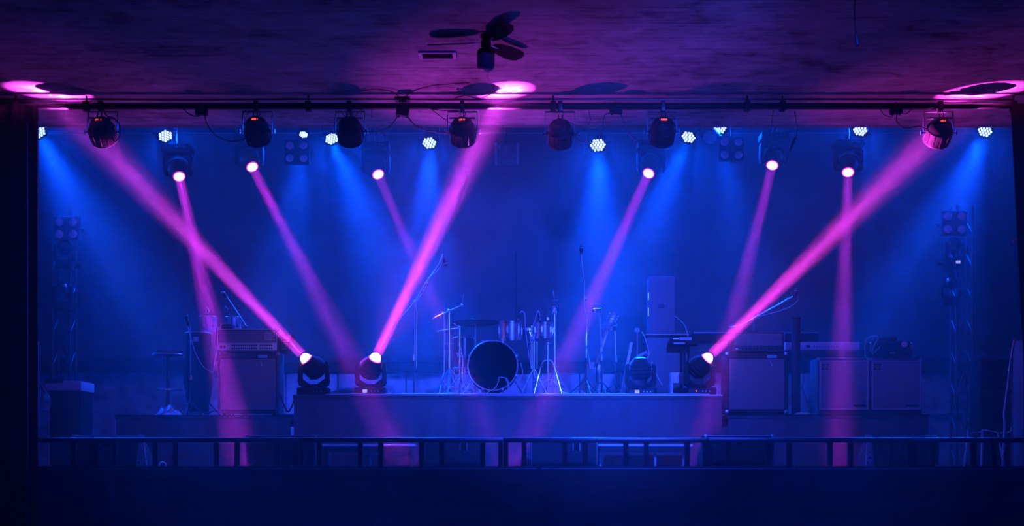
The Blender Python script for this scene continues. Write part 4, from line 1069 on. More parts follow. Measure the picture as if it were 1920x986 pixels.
obj('leg', MB().cyl(P(1027, 676, y), (X(1027, y), y + .25, ZC + .01), .009, n=8), M_chrome, s)
obj('pedal', MB().box((X(1027, y) - .05, y - .12, ZC + .012), (X(1027, y) + .05, y + .14, ZC + .028), Matrix.Rotation(.12, 3, 'X')), M_steel, s, bevel=.004)
# left boom stands
y = 2.25
s = thing('boom_cymbal_stand', 'chrome boom cymbal stand left of the bass drum, its arm rising to the right', 'drum stand', (X(842, y), y, ZC))
obj('pole', MB().cyl((X(843, y), y, ZC + .03), P(842, 583, y), .012, n=10), M_chrome, s)
obj('boom', MB().cyl(P(812, 597, y), P(865, 573, y), .0085, n=8), M_chrome, s)
obj('tilter', MB().sphere(P(842, 583, y), .022, 10), M_chrome, s)
obj('tilter', MB().sphere(P(866, 572, y), .018, 10), M_chrome, s)
obj('top_rod', MB().cyl(P(867, 572, y), P(869, 551, y), .0055, n=8), M_chrome, s)
for py in (609, 645): obj('collar', MB().cyl(P(842, py + 3, y), P(842, py - 2, y), .019, n=10), M_chrome, s)
obj('wing_nut', MB().cyl(P(836, 645, y), P(850, 644, y), .006, n=6), M_chrome, s)
tripod(s, X(843, y), y, ZC, .36, .26, M_chrome, 2.6)
y = 2.5
y = 2.8
s = thing('slim_cymbal_stand', 'slim straight stand just behind the boom cymbal stand', 'drum stand', (X(833, y), y, ZC))
obj('pole', MB().cyl((X(833, y), y, ZC + .03), P(833, 585, y), .008, n=8), M_chrome, s)
obj('top_rod', MB().cyl(P(833, 585, y), P(833.5, 565, y), .004, n=6), M_chrome, s)
obj('wing_nut', MB().sphere(P(830, 585, y), .011, 8), M_chrome, s); obj('wing_nut', MB().sphere(P(833.5, 626, y), .012, 8), M_chrome, s)
tripod(s, X(833, y), y, ZC, .34, .2, M_steel, .2)
y = 2.6
s = thing('low_boom_stand', 'lower boom stand with a short arm beside the bass drum', 'drum stand', (X(862, y), y, ZC))
obj('pole', MB().cyl((X(862, y), y, ZC + .03), P(862, 612, y), .013, n=10), M_chrome, s)
obj('boom', MB().cyl(P(820, 621, y), P(862, 614, y), .006, n=8).cyl(P(862, 614, y), P(850, 606, y), .007, n=8), M_chrome, s)
obj('tilter', MB().sphere(P(862, 613, y), .02, 10), M_chrome, s)
obj('collar', MB().cyl(P(862, 648, y), P(862, 642, y), .02, n=10), M_chrome, s)
tripod(s, X(862, y), y, ZC, .3, .22, M_chrome, 1.2)
# star sticker on the stand
y = 2.45
pts = []
for k in range(10):
    r_ = (.045 if k % 2 == 0 else .018); an = math.pi / 2 + k * math.pi / 5; q0 = P(859, 661, y); pts.append((q0.x + r_ * math.cos(an), q0.z + r_ * math.sin(an)))
# floor tom behind
y = 2.8
r_ = 17 / sc(y); b0 = P(869, 690, y)
ft = thing('floor_tom', 'dark floor tom half hidden behind the bass drum at its left', 'drum', (b0.x, y, ZC))
obj('shell', MB().lathe(b0, (0, 0, 1), [(0, r_ * 1.15), (Z(634, y) - b0.z, r_ * 1.15)], 28), M_blackg, ft)
for zz in (b0.z, Z(634, y)): obj('rim', MB().torus((b0.x, y, zz), (0, 0, 1), r_ * 1.19, .008, 28, 6), M_chrome, ft)
obj('star_emblem', MB().prism_y([(a - X(859, 2.45) + X(862, y), b) for a, b in pts], y - r_ * 1.15 - .012, y - r_ * 1.15 - .004), M_pipingw, ft, label='pale star emblem')
obj('drum_head', MB().lathe((b0.x, y, Z(634, y)), (0, 0, 1), [(-.003, r_ * 1.15), (.003, r_ * 1.15)], 28), M_skin, ft)
for k in range(3):
    an = k * 2.094 + .5; e = Vector((math.cos(an), math.sin(an), 0)) * r_ * 1.24
    obj('leg', MB().cyl((b0.x + e.x, y + e.y, ZC + .01), (b0.x + e.x, y + e.y, b0.z + .15), .008, n=8), M_chrome, ft)
# big cymbal
y = 2.9
cy_ = thing('ride_cymbal', 'large dark cymbal on a stand behind the bass drum', 'cymbal', (X(887, y), y, ZC))
cc_ = P(891, 604, y); Rc = 49 / sc(y)
obj('cymbal', MB().lathe(cc_, Vector((-.02, .03, 1)), [(-.012, Rc), (-.009, Rc), (.012, Rc * .4), (.018, Rc * .2), (.04, Rc * .12), (.045, .01), (.035, .01), (.012, Rc * .2)], 44), M_cymbal, cy_)
obj('stand_pole', MB().cyl((cc_.x, y, ZC + .03), cc_ + Vector((0, 0, -.01)), .011, n=8), M_chrome, cy_)
obj('top_rod', MB().cyl(cc_ + Vector((0, 0, -.02)), cc_ + Vector((0, -.01, .10)), .006, n=8), M_chrome, cy_)
obj('felt', MB().cyl(cc_ + Vector((0, 0, .045)), cc_ + Vector((0, 0, .06)), .016, n=10), M_black, cy_)
tripod(cy_, cc_.x, y, ZC, .3, .24, M_steel, .9)
# tom microphones with cables
for a, lab, pts in ((1, 'microphone clipped to the larger tom, its cable looping up and down', [(971, 600), (975, 588), (979, 583), (984, 590), (985, 612), (988, 640), (992, 665), (996, 690)]),
                    (2, 'microphone clipped to the smaller tom, its cable falling to the stand', [(1012, 600), (1012, 590), (1008.5, 583), (1004, 598), (997, 618), (994, 640), (995, 670), (1000, 692)])):
    yy = 2.08
    t = thing('tom_microphone', lab, 'microphone', P(pts[0][0], pts[0][1], yy), 'clip microphones on the toms')
    obj('clip', MB().box(P(pts[0][0] - 2, pts[0][1] + 3, yy), P(pts[0][0] + 3, pts[0][1] - 2, yy) + Vector((0, .05, 0))), M_black, t, bevel=.002)
    obj('body', MB().cyl(P(pts[0][0], pts[0][1] - 3, yy), P(pts[0][0] + (4 if a == 1 else -3), pts[0][1] - 13, yy), .012, .009, 10), M_black, t)
    obj('cable', MB().tube([P(p[0], p[1], yy) for p in pts], .005), M_cablel, t)
# bass drum mic cables
for k, (dx, lab) in enumerate(((0, 'pale cable curving out of the bass drum port, innermost'), (7, 'pale cable curving out of the bass drum port, middle one'), (13, 'pale cable curving out of the bass drum port, outermost'))):
    if k == 0: pts = [(936, 706), (934, 716), (929, 726), (921, 732), (912, 737)]
    else: pts = [(937 + k, 706 + k), (944 + dx * .4, 709), (949 + dx * .4, 720), (949 + dx * .35, 731), (944 + dx * .4, 737)]
    cable(lab, pts, 1.93 - .012 * k, .0048, M_cablel)
# tangled cables on the riser
random.seed(11)
labs = ['tangled pale cable left of the bass drum, tallest loop', 'tangled cable lying flat left of the bass drum', 'thin cable looped at the foot of the boom stand', 'cable sagging between the left drum stands',
        'cable loop under the left edge of the bass drum', 'small knot of cable beside the low boom stand', 'cable running down the low boom stand', 'cable draped between the bass drum and the tom stand',
        'cable coil at the foot of the tom stand', 'cable loop under the hi-hat stand', 'cable arch between tom stand and hi-hat stand', 'cable end beside the tall cymbal stand']
shapes = [[(846, 700), (842, 715), (850, 733), (866, 738), (884, 739)], [(826, 738), (848, 736), (866, 739), (892, 737), (914, 739)], [(838, 733), (846, 724), (854, 730), (848, 738), (840, 737)],
          [(842, 690), (850, 712), (858, 724), (862, 700)], [(872, 690), (872, 708), (880, 724), (892, 734), (908, 738)], [(866, 725), (874, 716), (880, 726), (872, 734), (864, 730), (870, 722)], [(864, 650), (868, 680), (866, 705), (874, 730), (884, 737)],
          [(976, 680), (980, 700), (968, 722), (960, 736)], [(988, 737), (992, 720), (1004, 714), (1014, 724), (1010, 737), (996, 738)], [(1012, 737), (1018, 718), (1034, 712), (1046, 724), (1050, 738)], [(1002, 695), (1005, 715), (1012, 730), (1018, 738)],
          [(1040, 737), (1050, 734), (1062, 737), (1070, 738)]]
for k, (a, b) in enumerate(zip(labs, shapes)): cable(a, b, 1.86 + .03 * (k % 4), .0042 + .0008 * (k % 2), M_cablel)
o = obj('flat_cable_bundle', MB().tube([(X(610 + 30 * k, 1.68), 1.68 + .012 * math.sin(k * 1.7), ZC + .008 + .004 * (k % 3)) for k in range(25)], .007).tube([(X(720 + 26 * k, 1.66), 1.66 + .01 * math.cos(k * 1.3), ZC + .012 + .003 * (k % 2)) for k in range(22)], .006), M_cablel); tag(o, 'bundle of pale cables lying along the front edge of the drum riser', 'cable')
o = obj('dark_bag', MB().lathe((X(655, 2.1), 2.1, ZC), (0, 0, 1), [(0, .24), (.03, .26), (.07, .2), (.1, .12), (.115, .0)], 20), M_drape); o.scale = (1, .5, 1); tag(o, 'flat dark cloth bag lying between the two left moving heads', 'bag')

# ------------------------------------------------------------------ microphone stands round the kit
def boom_stand(label, xb, ytop, y, boom, micp, lower=None, m=M_chrome, base='tripod', zb=None, wire=None, r=.007):
    zb = ZC if zb is None else zb
    t = thing('microphone_stand', label, 'microphone stand', (X(xb, y), y, zb), 'microphone stands')
    obj('pole', MB().tube([(X(xb, y), y, zb + .03)] + [P(a, b, y) for a, b in ytop], .0075, 8), m, t)
    obj('lower_tube', MB().cyl((X(xb, y), y, zb + .02), (X(xb, y), y, zb + .5), .012, n=8), M_black, t)
    obj('clutch', MB().cyl((X(xb, y), y, zb + .47), (X(xb, y), y, zb + .54), .017, n=10), m, t)
    if boom: obj('boom', MB().tube([P(a, b, y) for a, b in boom], r, 8), m, t); obj('tilt_joint', MB().sphere(P(ytop[-1][0], ytop[-1][1], y), .022, 10), m, t)
    if micp: mic(t, P(*micp[0], y), P(*micp[1], y))
    if base == 'tripod': tripod(t, X(xb, y), y, zb, .22, .26, M_black, .7, .008)
    else: obj('round_base', MB().lathe((X(xb, y), y, zb), (0, 0, 1), [(0, .13), (.02, .125), (.03, .03)], 24), M_black, t)
    if wire: obj('cable', MB().tube([P(a, b, y - .02) for a, b in wire], .0045), M_cablel, t)
    return t
boom_stand('tall boom microphone stand left of the drum kit, arm slanting up right', 776, [(777, 640), (778, 566)], 2.5, [(755, 592), (780, 562), (800, 528), (820, 500), (830, 476)], ((836, 496), (832, 484)), base='round', wire=[(830, 478), (824, 502), (806, 520), (794, 546), (780, 568), (782, 590), (780, 640), (781, 690)], m=M_steel)
boom_stand('tallest straight microphone stand right of the drum kit', 1099, [(1099, 680), (1100, 600), (1097, 560)], 2.2, [(1101, 618), (1097, 560), (1094, 520), (1091, 492), (1090, 470)], ((1090, 463), (1090, 478)), wire=[(1090, 475), (1092, 500), (1096, 530), (1096, 570), (1101, 600), (1098, 640), (1103, 665), (1107, 690)])
t = boom_stand('short microphone stand with a level microphone right of the tallest stand', 1128, [(1127, 650), (1123, 586)], 2.5, None, ((1113, 582), (1128, 579)), wire=[(1128, 580), (1126, 600), (1127, 625), (1130, 650)], m=M_steel)
obj('tag', MB().box(P(1126, 659, 2.48), P(1130, 652, 2.48) + Vector((0, .01, 0))), M_white, t, label='white tag')
t = boom_stand('plain upright stand right of the short microphone stand', 1155, [(1154, 680), (1153, 618)], 2.7, None, ((1153, 609), (1153, 620)), m=M_steel)

# guitar on stand
y = 2.75
gt = thing('electric_guitar', 'electric guitar standing upright, its headstock slanting right with tuning pegs', 'guitar', P(1115, 735, y))
bx = lambda a, b: P(a, b, y)
gt.location.z = ZC
d = (bx(1150, 588) - bx(1112, 700)).normalized(); nrm = Vector((0, 1, 0)); sd = d.cross(nrm)
def quad_beam(p, q, w0, w1, th, m, nm, parent):
    p = Vector(p); q = Vector(q); dd = (q - p).normalized(); s_ = dd.cross(nrm)
    vs = [p - s_ * w0, p + s_ * w0, q + s_ * w1, q - s_ * w1]; vs = vs + [v + nrm * th for v in vs]
    return obj(nm, MB().add(vs, [(0, 1, 2, 3), (7, 6, 5, 4), (0, 4, 5, 1), (1, 5, 6, 2), (2, 6, 7, 3), (3, 7, 4, 0)]), m, parent, bevel=.003)
quad_beam(bx(1116, 690), bx(1138, 620), .028, .022, .02, M_wood, 'neck', gt)
hs_ = quad_beam(bx(1138, 620), bx(1152, 586), .026, .04, .016, M_wood, 'headstock', gt)
for k in range(6):
    p = bx(1139, 616).lerp(bx(1151, 590), k / 5)
    obj('tuning_peg', MB().cyl(p, p + sd * -.05 + Vector((0, .0, 0)), .004, n=6).sphere(p + sd * -.055, .011, 8), M_chrome, hs_)
    obj('tuning_peg', MB().cyl(p, p + sd * .05, .004, n=6).sphere(p + sd * .055, .011, 8), M_chrome, hs_)
bc = bx(1110, 708); out = []
for k in range(28):
    an = 2 * math.pi * k / 28; rr_ = .15 * (1 + .22 * math.cos(2 * an) - .10 * math.cos(4 * an))
    q0 = bc + d * (rr_ * math.cos(an) * 1.15) + sd * (rr_ * math.sin(an) * .95); out.append((q0.x, max(q0.z, ZC + .03)))
obj('body', MB().prism_y(out, y, y + .045), M_wood, gt, bevel=.006)
obj('pickguard', MB().prism_y([(bc.x + (a - bc.x) * .6, bc.z + (b - bc.z) * .55) for a, b in out], y - .004, y + .001), M_black, gt)
obj('strings', MB().cyl(bx(1110, 706) - Vector((0, .006, 0)), bx(1139, 618) - Vector((0, .008, 0)), .003, n=5), M_steel, gt)
gs = thing('guitar_stand', 'small black guitar stand under the electric guitar', 'stand', (bc.x, y, ZC))
obj('frame', MB().tube([(bc.x - .12, y - .1, ZC + .01), (bc.x - .08, y + .06, ZC + .05), (bc.x, y + .12, ZC + .35)], .009, 8).tube([(bc.x + .12, y - .1, ZC + .01), (bc.x + .08, y + .06, ZC + .05), (bc.x, y + .12, ZC + .35)], .009, 8), M_black, gs)
obj('cradle', MB().cyl((bc.x - .1, y - .02, ZC + .022), (bc.x + .1, y - .02, ZC + .022), .008, n=6).cyl((bc.x - .1, y - .05, ZC + .02), (bc.x - .1, y + .08, ZC + .02), .008, n=6).cyl((bc.x + .1, y - .05, ZC + .02), (bc.x + .1, y + .08, ZC + .02), .008, n=6), M_rubber, gs)

# items right of the guitar
y = 2.3
o = obj('leaning_stick', MB().cyl((X(1164, y), y - .05, ZC + .01), P(1184, 642, y), .018, n=8), M_pipingw); tag(o, 'pale stick leaning right beside the parked moving head', 'stick')
y = 2.45
o = obj('folded_strap', MB().tube([(X(1170, y), y, ZC + .02), P(1174, 700, y), P(1185, 680, y), P(1198, 668, y), P(1213, 660, y)], .022, 8), M_lensoff); tag(o, 'pale bent strap arching behind the parked moving head', 'strap')
t = thing('small_device_stand', 'thin stand with a small pale device on top left of the tall speaker', 'stand', (X(1195, 2.6), 2.6, ZC))
y = 2.6
obj('pole', MB().cyl((X(1195, y), y, ZC + .02), P(1195, 622, y), .010, n=8), M_steel, t)
obj('device', MB().box(P(1190, 623, y) - Vector((0, .02, 0)), P(1199, 615, y) + Vector((0, .03, 0))), M_lensoff, t, bevel=.004)
tripod(t, X(1195, y), y, ZC, .2, .2, M_black, .2, .008)
cable('pale cable hanging from the small device and curling left', [(1203, 622), (1209, 632), (1214, 650), (1217, 664), (1211, 673), (1200, 672), (1188, 674), (1180, 684)], 2.25, .0055, M_cablel)
cable('thin cable falling across the dark box behind the parked head', [(1222, 678), (1228, 695), (1236, 712), (1242, 722)], 2.5, .004, M_cablel)

# tall speaker on a sub
y = 3.1
sp = thing('loudspeaker', 'tall narrow loudspeaker standing on a dark box right of the drums', 'speaker', (X(1241, y), y + .15, Z(625, y)))
obj('cabinet', MB().box((X(1217, y), y, Z(625, y) + .001), (X(1265, y), y + .32, Z(518, y))), M_grillcloth, sp, bevel=.008)
obj('grille', MB().box((X(1220, y), y - .008, Z(621, y)), (X(1262, y), y + .002, Z(522, y))), M_grillcloth, sp)
obj('port', MB().box((X(1234, y), y - .014, Z(577, y)), (X(1246, y), y - .007, Z(571, y))), M_black, sp, bevel=.003)
obj('side_handle', MB().box((X(1216, y) - .006, y + .02, Z(562, y)), (X(1217, y) + .002, y + .05, Z(548, y))), M_steel, sp)
obj('side_handle', MB().box((X(1216, y) - .006, y + .02, Z(592, y)), (X(1217, y) + .002, y + .05, Z(576, y))), M_steel, sp)
sb = thing('subwoofer', 'large dark box under the tall loudspeaker', 'speaker', (X(1240, y), y + .2, ZC))
obj('cabinet', MB().box((X(1208, y), y - .05, ZC + .012), (X(1292, y), y + .45, Z(626, y))), M_plas, sb, bevel=.008)
obj('top_edge', MB().box((X(1209, y), y - .054, Z(628, y)), (X(1291, y), y - .048, Z(626.5, y))), M_lensoff, sb)
for a in (1212, 1284): obj('foot', MB().box((X(a, y), y, ZC), (X(a + 5, y), y + .4, ZC + .0125)), M_rubber, sb)
obj('grille', MB().box((X(1213, y), y - .06, ZC + .06), (X(1287, y), y - .049, Z(634, y))), M_black, sb)
cable('thin cable from the loudspeaker down to the small mixer', [(1264, 592, 3.095), (1275, 600, 3.0), (1285, 612, 2.9), (1290, 631.2, 2.8)], 2.95, .004, M_cablel)
# mixer on the sub
y = 2.7
mx = thing('small_mixer', 'small mixer on a stand between the loudspeaker and the right amplifier', 'mixer', (X(1283, y), y + .1, ZC))
obj('case', MB().box((X(1260, y), y, Z(646, y)), (X(1310, y), y + .24, Z(632, y))), M_plas, mx, bevel=.006)
obj('faceplate', MB().box((X(1274, y), y - .006, Z(637, y)), (X(1297, y), y + .002, Z(632.5, y))), M_lensoff, mx)
obj('faceplate', MB().box((X(1263, y), y - .006, Z(645, y)), (X(1284, y), y + .002, Z(642, y))), M_lensoff, mx)
for k in range(4): obj('knob', MB().cyl((X(1263 + k * 3, y), y - .012, Z(635, y)), (X(1263 + k * 3, y), y, Z(635, y)), .007, n=8), M_steel, mx)
obj('stand_pole', MB().cyl((X(1286, y), y + .12, ZC + .02), (X(1286, y), y + .12, Z(645, y)), .016, n=8), M_black, mx)
tripod(mx, X(1286, y), y + .12, ZC, .2, .2, M_black, .2, .008)
# little white box
y = 2.15
wb = thing('white_box', 'small open-fronted white box left of the right moving head', 'box', (X(1272, y), y + .1, ZC))
obj('top_panel', MB().box((X(1258, y), y, Z(718, y)), (X(1288, y), y + .2, Z(698, y))), M_silver, wb, bevel=.003)
obj('side_panel', MB().box((X(1257.5, y), y + .002, ZC), (X(1262, y), y + .2, Z(718, y) + .002)), M_white, wb)
obj('side_panel', MB().box((X(1285, y), y + .002, ZC), (X(1288, y), y + .2, Z(718, y) + .002)), M_white, wb)
obj('badge', MB().torus(P(1273, 708, y - .002), (0, 1, 0), .022, .003, 20, 5), M_alu, wb)

# ------------------------------------------------------------------ right backline
y = 2.35
zr = cab4x12(1361, 1476, ZR, 661, y, 'tall dark guitar cabinet at the right beside the lit moving head', 1438)
rh = thing('amplifier_head', 'dark amplifier with a pale top edge on the right guitar cabinet', 'amplifier', (X(1421, y), y + .15, zr))
xa, xb, zt = X(1371, y), X(1471, y), Z(622, y)
obj('cabinet', MB().box((xa, y, zr + .012), (xb, y + .28, zt)), M_tolex, rh, bevel=.008)
obj('edge_trim', MB().cyl((xa + .01, y - .004, zt - .004), (xb - .01, y - .004, zt - .004), .004, n=6).cyl((xb - .005, y - .004, zr + .02), (xb - .005, y - .004, zt - .004), .004, n=6), M_alu, rh)
obj('front_grille', MB().box((xa + .03, y - .006, zr + .085), (xb - .03, y + .002, zt - .02)), M_grillcloth, rh)
cp = obj('control_panel', MB().box((xa + .02, y - .008, zr + .02), (xb - .02, y + .002, zr + .08)), M_black, rh)
for k in range(11): obj('knob', MB().cyl((xa + .09 + k * .045, y - .008, zr + .05), (xa + .09 + k * .045, y - .024, zr + .05), .011, .009, 8), M_plas, cp)
obj('badge', MB().box((xa + .05, y - .012, zr + .04), (xa + .1, y - .006, zr + .052)), M_silver, cp)
for sx in (xa + .06, xb - .06): obj('foot', MB().box((sx - .02, y + .03, zr + .001), (sx + .02, y + .24, zr + .013)), M_rubber, rh)
yy = 2.5
t = thing('boom_microphone', 'microphone boom slanting up right from the top of the right amplifier', 'microphone stand', (X(1413, yy), yy, zt))
obj('boom', MB().cyl(P(1388, 611, yy), P(1486, 556, yy), .0075, n=8), M_chrome, t)
obj('counterweight', MB().cyl(P(1367, 614, yy), P(1388, 612, yy), .013, n=8), M_steel, t)
obj('post', MB().cyl((X(1413, yy), yy, zt), P(1413, 597, yy), .010, n=8), M_steel, t)
obj('round_base', MB().cyl((X(1413, yy), yy, zt), (X(1413, yy), yy, zt + .02), .06, n=18), M_black, t)
mic(t, P(1494, 544, yy), P(1492, 558, yy), .024)
obj('cable', MB().tube([P(1494, 552, yy), P(1497, 560, yy), P(1492, 568, yy), P(1478, 577, yy), P(1455, 585, yy), P(1435, 590, yy), P(1420, 594, yy)], .005), M_lensoff, t)
# long keyboard behind amps
y = 3.3
kb = thing('long_keyboard', 'long dark keyboard on legs behind the right amplifier', 'keyboard', (X(1420, y), y + .15, ZR))
obj('case', MB().box((X(1300, y), y, Z(640, y)), (X(1536, y), y + .32, Z(623, y))), M_plas, kb, bevel=.008)
obj('edge_strip', MB().box((X(1301, y), y - .003, Z(624.5, y)), (X(1535, y), y + .004, Z(622.5, y))), M_lensoff, kb)
for a in (1372, 1526): obj('leg', MB().box((X(a, y), y + .1, ZR), (X(a + 5, y), y + .14, Z(640, y))), M_black, kb)
# dark column
y = 2.25
dc = thing('dark_column', 'dark narrow upright column speaker between the guitar cabinet and the keyboard', 'speaker', (X(1494, y), y, ZR))
obj('column', MB().box((X(1487, y), y, ZR + .03), (X(1501, y), y + .1, Z(597, y))), M_black, dc, bevel=.006)
obj('column_base', MB().box((X(1478, y), y - .05, ZR), (X(1512, y), y + .2, ZR + .03)), M_black, dc, bevel=.006)
obj('cap', MB().box((X(1486.5, y), y - .003, Z(597, y)), (X(1501.5, y), y + .103, Z(595, y))), M_plas, dc)
# silver keyboard module on a stand
y = 2.85
sk = thing('silver_keyboard', 'silver keyboard seen from behind, above the left bass cabinet', 'keyboard', (X(1556, y), y + .12, Z(657, y)))
obj('case', MB().box((X(1472, y), y, Z(656.5, y)), (X(1612, y), y + .26, Z(641.5, y))), M_silver, sk, bevel=.006)
for k in range(9): obj('socket', MB().cyl((X(1527 + k * 5.2, y), y - .004, Z(649.5, y)), (X(1527 + k * 5.2, y), y + .002, Z(649.5, y)), .007, n=8), M_black, sk)
obj('power_inlet', MB().box((X(1512, y), y - .005, Z(651.5, y)), (X(1518, y), y + .002, Z(647, y))), M_black, sk)
tb = thing('keyboard_table', 'dark narrow table carrying the silver keyboard', 'table', (X(1545, y), y + .1, ZR))
obj('table_top', MB().box((X(1470, y), y - .04, Z(671, y)), (X(1618, y), y + .34, Z(657, y) - .001)), M_black, tb, bevel=.004)
for a in (1474, 1611):
    for yy in (y, y + .28): obj('leg', MB().box((X(a, y), yy, ZR), (X(a + 4, y), yy + .03, Z(670, y))), M_black, tb)
y = 2.6
o = obj('back_wall_patch', MB().prism_y([(X(1497, y), Z(765, y)), (X(1521, y), Z(765, y)), (X(1523, y), Z(715, y)), (X(1523, y), Z(683, y)), (X(1510, y), Z(683, y)), (X(1499, y), Z(682, y))], y, y + .02), M_paper, bevel=.003); tag(o, 'added pale board standing in for the back wall seen beside the left bass cabinet', 'board')  # board put in for the bright back wall showing through this gap
o.location.z = ZR + .001
cable('thin black cable hanging across the pale board', [(1505, 690), (1507, 710), (1505, 728), (1512, 748), (1516, 762)], 2.55, .004)
o = obj('crumpled_cloth', MB().lathe((X(1505, 2.0), 2.0, ZR), (0, 0, 1), [(0, .1), (.02, .11), (.035, .06), (.045, .0)], 9), M_paper, smooth=False); o.scale = (1, .6, 1); tag(o, 'pale crumpled cloth at the foot of the dark column', 'cloth')

# bass cabinets with ribbed grilles
y = 2.05
def basscab(x0, x1, label):
    xa, xb = X(x0, y), X(x1, y); zt = Z(671, y)
    t = thing('bass_cabinet', label, 'speaker cabinet', ((xa + xb) / 2, y + .2, ZR), 'bass cabinets with ribbed pale grilles')
    obj('cabinet', MB().box((xa - .008, y + .01, ZR + .012), (xb + .008, y + .42, zt)), M_tolex, t, bevel=.01)
    za, zb_ = Z(768, y), Z(676, y); za = max(za, ZR + .03)
    fr = MB(); w_ = .012; f0_ = (xa + .01, za, xb - .01, zb_)
    fr.box((f0_[0], y - .012, za), (f0_[0] + w_, y + .01, zb_)); fr.box((f0_[2] - w_, y - .012, za), (f0_[2], y + .01, zb_))
    fr.box((f0_[0] + w_, y - .012, za), (f0_[2] - w_, y + .01, za + w_)); fr.box((f0_[0] + w_, y - .012, zb_ - w_), (f0_[2] - w_, y + .01, zb_))
    obj('grille_frame', fr, M_pipingw, t)
    g_ = MB(); n = 42; h = (zb_ - za - 2 * w_) / n
    for k in range(n): g_.box((f0_[0] + w_, y - .004, za + w_ + k * h), (f0_[2] - w_, y + .004, za + w_ + k * h + h * .55))
    for k in range(34): xx = f0_[0] + w_ + (k + .5) * (f0_[2] - f0_[0] - 2 * w_) / 34; g_.box((xx - .0016, y - .001, za + w_), (xx + .0016, y + .006, zb_ - w_))
    obj('grille', g_, M_pipingd, t)
    bc_ = Vector((xa + .075, y - .008, zb_ - .075))
    bp = obj('badge', MB().box(bc_ - Vector((.035, 0, .035)), bc_ + Vector((.035, .006, .035))), M_plas, t)
    obj('badge_ring', MB().torus(bc_ - Vector((0, .003, 0)), (0, 1, 0), .026, .003, 22, 5), M_pipingw, bp)
    obj('badge_emblem', MB().box(bc_ + Vector((-.011, -.006, -.016)), bc_ + Vector((-.006, 0, .016))).box(bc_ + Vector((.006, -.006, -.016)), bc_ + Vector((.011, 0, .016))).box(bc_ + Vector((-.008, -.006, -.003)), bc_ + Vector((.008, 0, .003))), M_pipingw, bp)
    obj('model_plate', MB().box((xb - .19, y - .008, za + .035), (xb - .04, y - .003, za + .055)), M_plas, t)
    for sx in (xa - .009, xb - .0255):
        for z in (zt - .03,): obj('corner_guard', MB().box((sx, y + .004, z), (sx + .034, y + .05, z + .034)), M_steel, t, bevel=.005)
    for sx in (xa + .05, xb - .09): obj('foot', MB().box((sx, y + .05, ZR), (sx + .04, y + .38, ZR + .0125)), M_rubber, t)
M_pipingd = mat('grille_bars', (.55, .55, .6), .5)
basscab(1535, 1630, 'bass cabinet with a pale ribbed grille crossed by the straight pink beam')
basscab(1633, 1728, 'rightmost bass cabinet with a ribbed grille under the rack unit')
# rack
y = 2.2; zt = Z(671, 2.05)
rk = thing('rack_unit', 'rack case with a large round knob on the rightmost bass cabinet', 'rack', (X(1667, y), y + .15, zt))
obj('case', MB().box((X(1630, y), y, zt + .002), (X(1711, y), y + .3, Z(639, y))), M_plas, rk, bevel=.006)
obj('case_lid', MB().box((X(1650, y), y + .05, Z(639, y)), (X(1684, y), y + .28, Z(630, y))), M_plas, rk, bevel=.005)
for py in (644, 652, 660): obj('panel', MB().box((X(1640, y), y - .006, Z(py + 6, y)), (X(1706, y), y + .002, Z(py, y))), M_blackg, rk)
obj('dial', MB().cyl((X(1695, y), y - .03, Z(646, y)), (X(1695, y), y - .004, Z(646, y)), .034, n=20), M_silver, rk)
obj('display', MB().box((X(1667, y), y - .009, Z(663, y)), (X(1678, y), y - .005, Z(661, y))), M_lensoff, rk)
for a in (1631, 1708): obj('handle', MB().tube([(X(a, y), y - .004, Z(642, y)), (X(a, y), y - .03, Z(645, y)), (X(a, y), y - .03, Z(655, y)), (X(a, y), y - .004, Z(658, y))], .006), M_steel, rk)
cable('pale cables arching over the left side of the rack unit', [(1622, 670.5), (1621, 645), (1626, 634), (1640, 630), (1646, 634), (1638, 650), (1636, 662), (1645, 655), (1650, 650)], 2.17, .006, M_lensoff)

# ------------------------------------------------------------------ far right clutter
y = .95
t = thing('folding_stand', 'folded metal stand with three pale legs at the far right', 'stand', (X(1846, y), y, STAGE))
for (a, b), (c_, d_) in (((1816, 806), (1808, 878)), ((1842, 806), (1840, 878)), ((1871, 811), (1883, 878))):
    obj('leg', MB().cyl(P(a, b, y), (X(c_, y), y, STAGE + .012), .012, n=10), M_palesteel, t)
    obj('rubber_foot', MB().cyl((X(c_, y), y, STAGE), (X(c_, y), y, STAGE + .02), .016, n=10), M_rubber, t)
obj('crossbar', MB().tube([P(1842, 806, y), P(1856, 808, y), P(1871, 811, y)], .008, 6).cyl(P(1816, 812, y), P(1842, 809, y), .006, n=6), M_palesteel, t)
obj('hook_arm', MB().tube([P(1876, 811, y), P(1888, 811, y), P(1895, 808, y), P(1897, 802, y)], .009, 8), M_palesteel, t)
t = thing('leaning_pole', 'bent metal pole leaning against the right pillar', 'pole', (X(1884, .8), .7, STAGE))
y = .70
obj('upper_tube', MB().cyl(P(1902, 636, y), P(1896, 672, y), .013, n=10), M_palesteel, t)
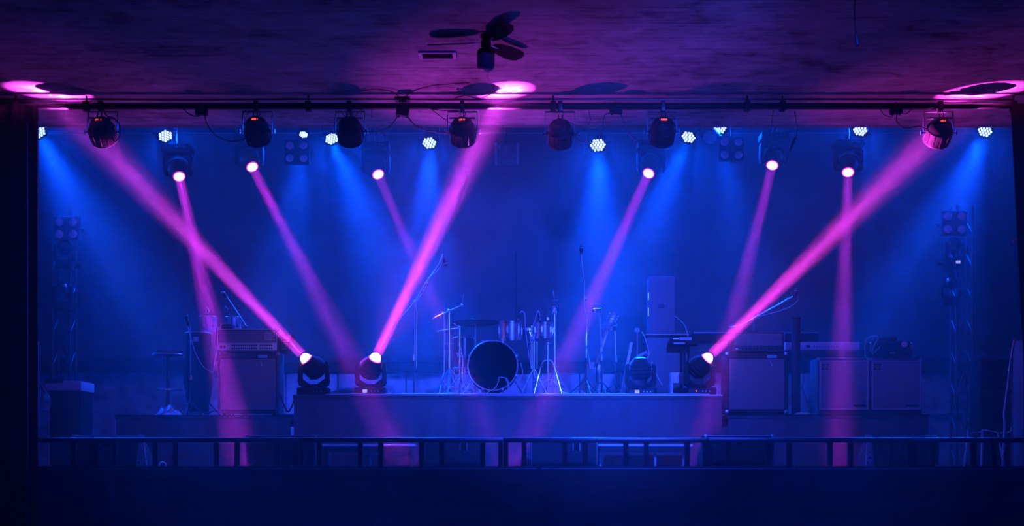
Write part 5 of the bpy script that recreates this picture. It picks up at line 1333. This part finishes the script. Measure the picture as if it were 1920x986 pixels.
obj('collar', MB().cyl(P(1894.5, 684, y), P(1892.5, 697, y), .015, n=10), M_chrome, t)
obj('lower_tube', MB().tube([P(1896, 672, y), P(1892, 706, y), P(1887, 742, y), P(1883, 776, y), P(1884, 800, y), P(1880, 877, y)], .013, 8), M_palesteel, t)
cable('thin cable sagging from the right truss to the leaning pole', [(1833, 650), (1843, 658), (1860, 663), (1880, 660), (1898, 648)], .75, .004, M_rubber)
o = obj('paper_tag', MB().box(P(1880.5, 842, .68), P(1885, 834, .68) + Vector((0, .006, 0)), Matrix.Rotation(.2, 3, 'Y')), M_white); tag(o, 'tiny white tag on the leaning pole near its foot', 'tag')
o = obj('wall_bracket', MB().cyl(P(1899, 454, .8), P(1912, 446, .8), .016, n=8), M_alu); tag(o, 'short pale bracket sticking out at the far right edge', 'bracket')
# dark equipment stack at right
y = 2.9
t = thing('dark_flight_case', 'dark tall case in the gloom behind the folded stand', 'case', (X(1860, y), y + .2, STAGE))
obj('case_body', MB().box((X(1838, y), y, STAGE + .02), (X(1895, y), y + .38, Z(672, y))), M_plas, t, bevel=.01)
obj('case_edge', MB().box((X(1837, y), y - .006, Z(736, y)), (X(1896, y), y + .01, Z(732, y))), M_black, t)
for a in (1841, 1888): obj('caster', MB().box((X(a, y), y + .05, STAGE), (X(a + 4, y), y + .35, STAGE + .021)), M_rubber, t)

# ------------------------------------------------------------------ haze
hz = bpy.data.materials.new('stage_haze'); hz.use_nodes = True; nt = hz.node_tree; nt.nodes.clear()
out = nt.nodes.new('ShaderNodeOutputMaterial'); vs = nt.nodes.new('ShaderNodeVolumeScatter'); nt.links.new(vs.outputs[0], out.inputs['Volume'])
vs.inputs['Density'].default_value = .016; vs.inputs['Anisotropy'].default_value = .35; vs.inputs['Color'].default_value = (1, 1, 1, 1)
h = obj('stage_haze', MB().box((-7.65, -2.6, -.05), (7.65, 5.75, 6.65)), hz, kind='stuff', smooth=False)
h['label'] = 'thin smoke haze filling the stage and its front edge'; h['category'] = 'haze'
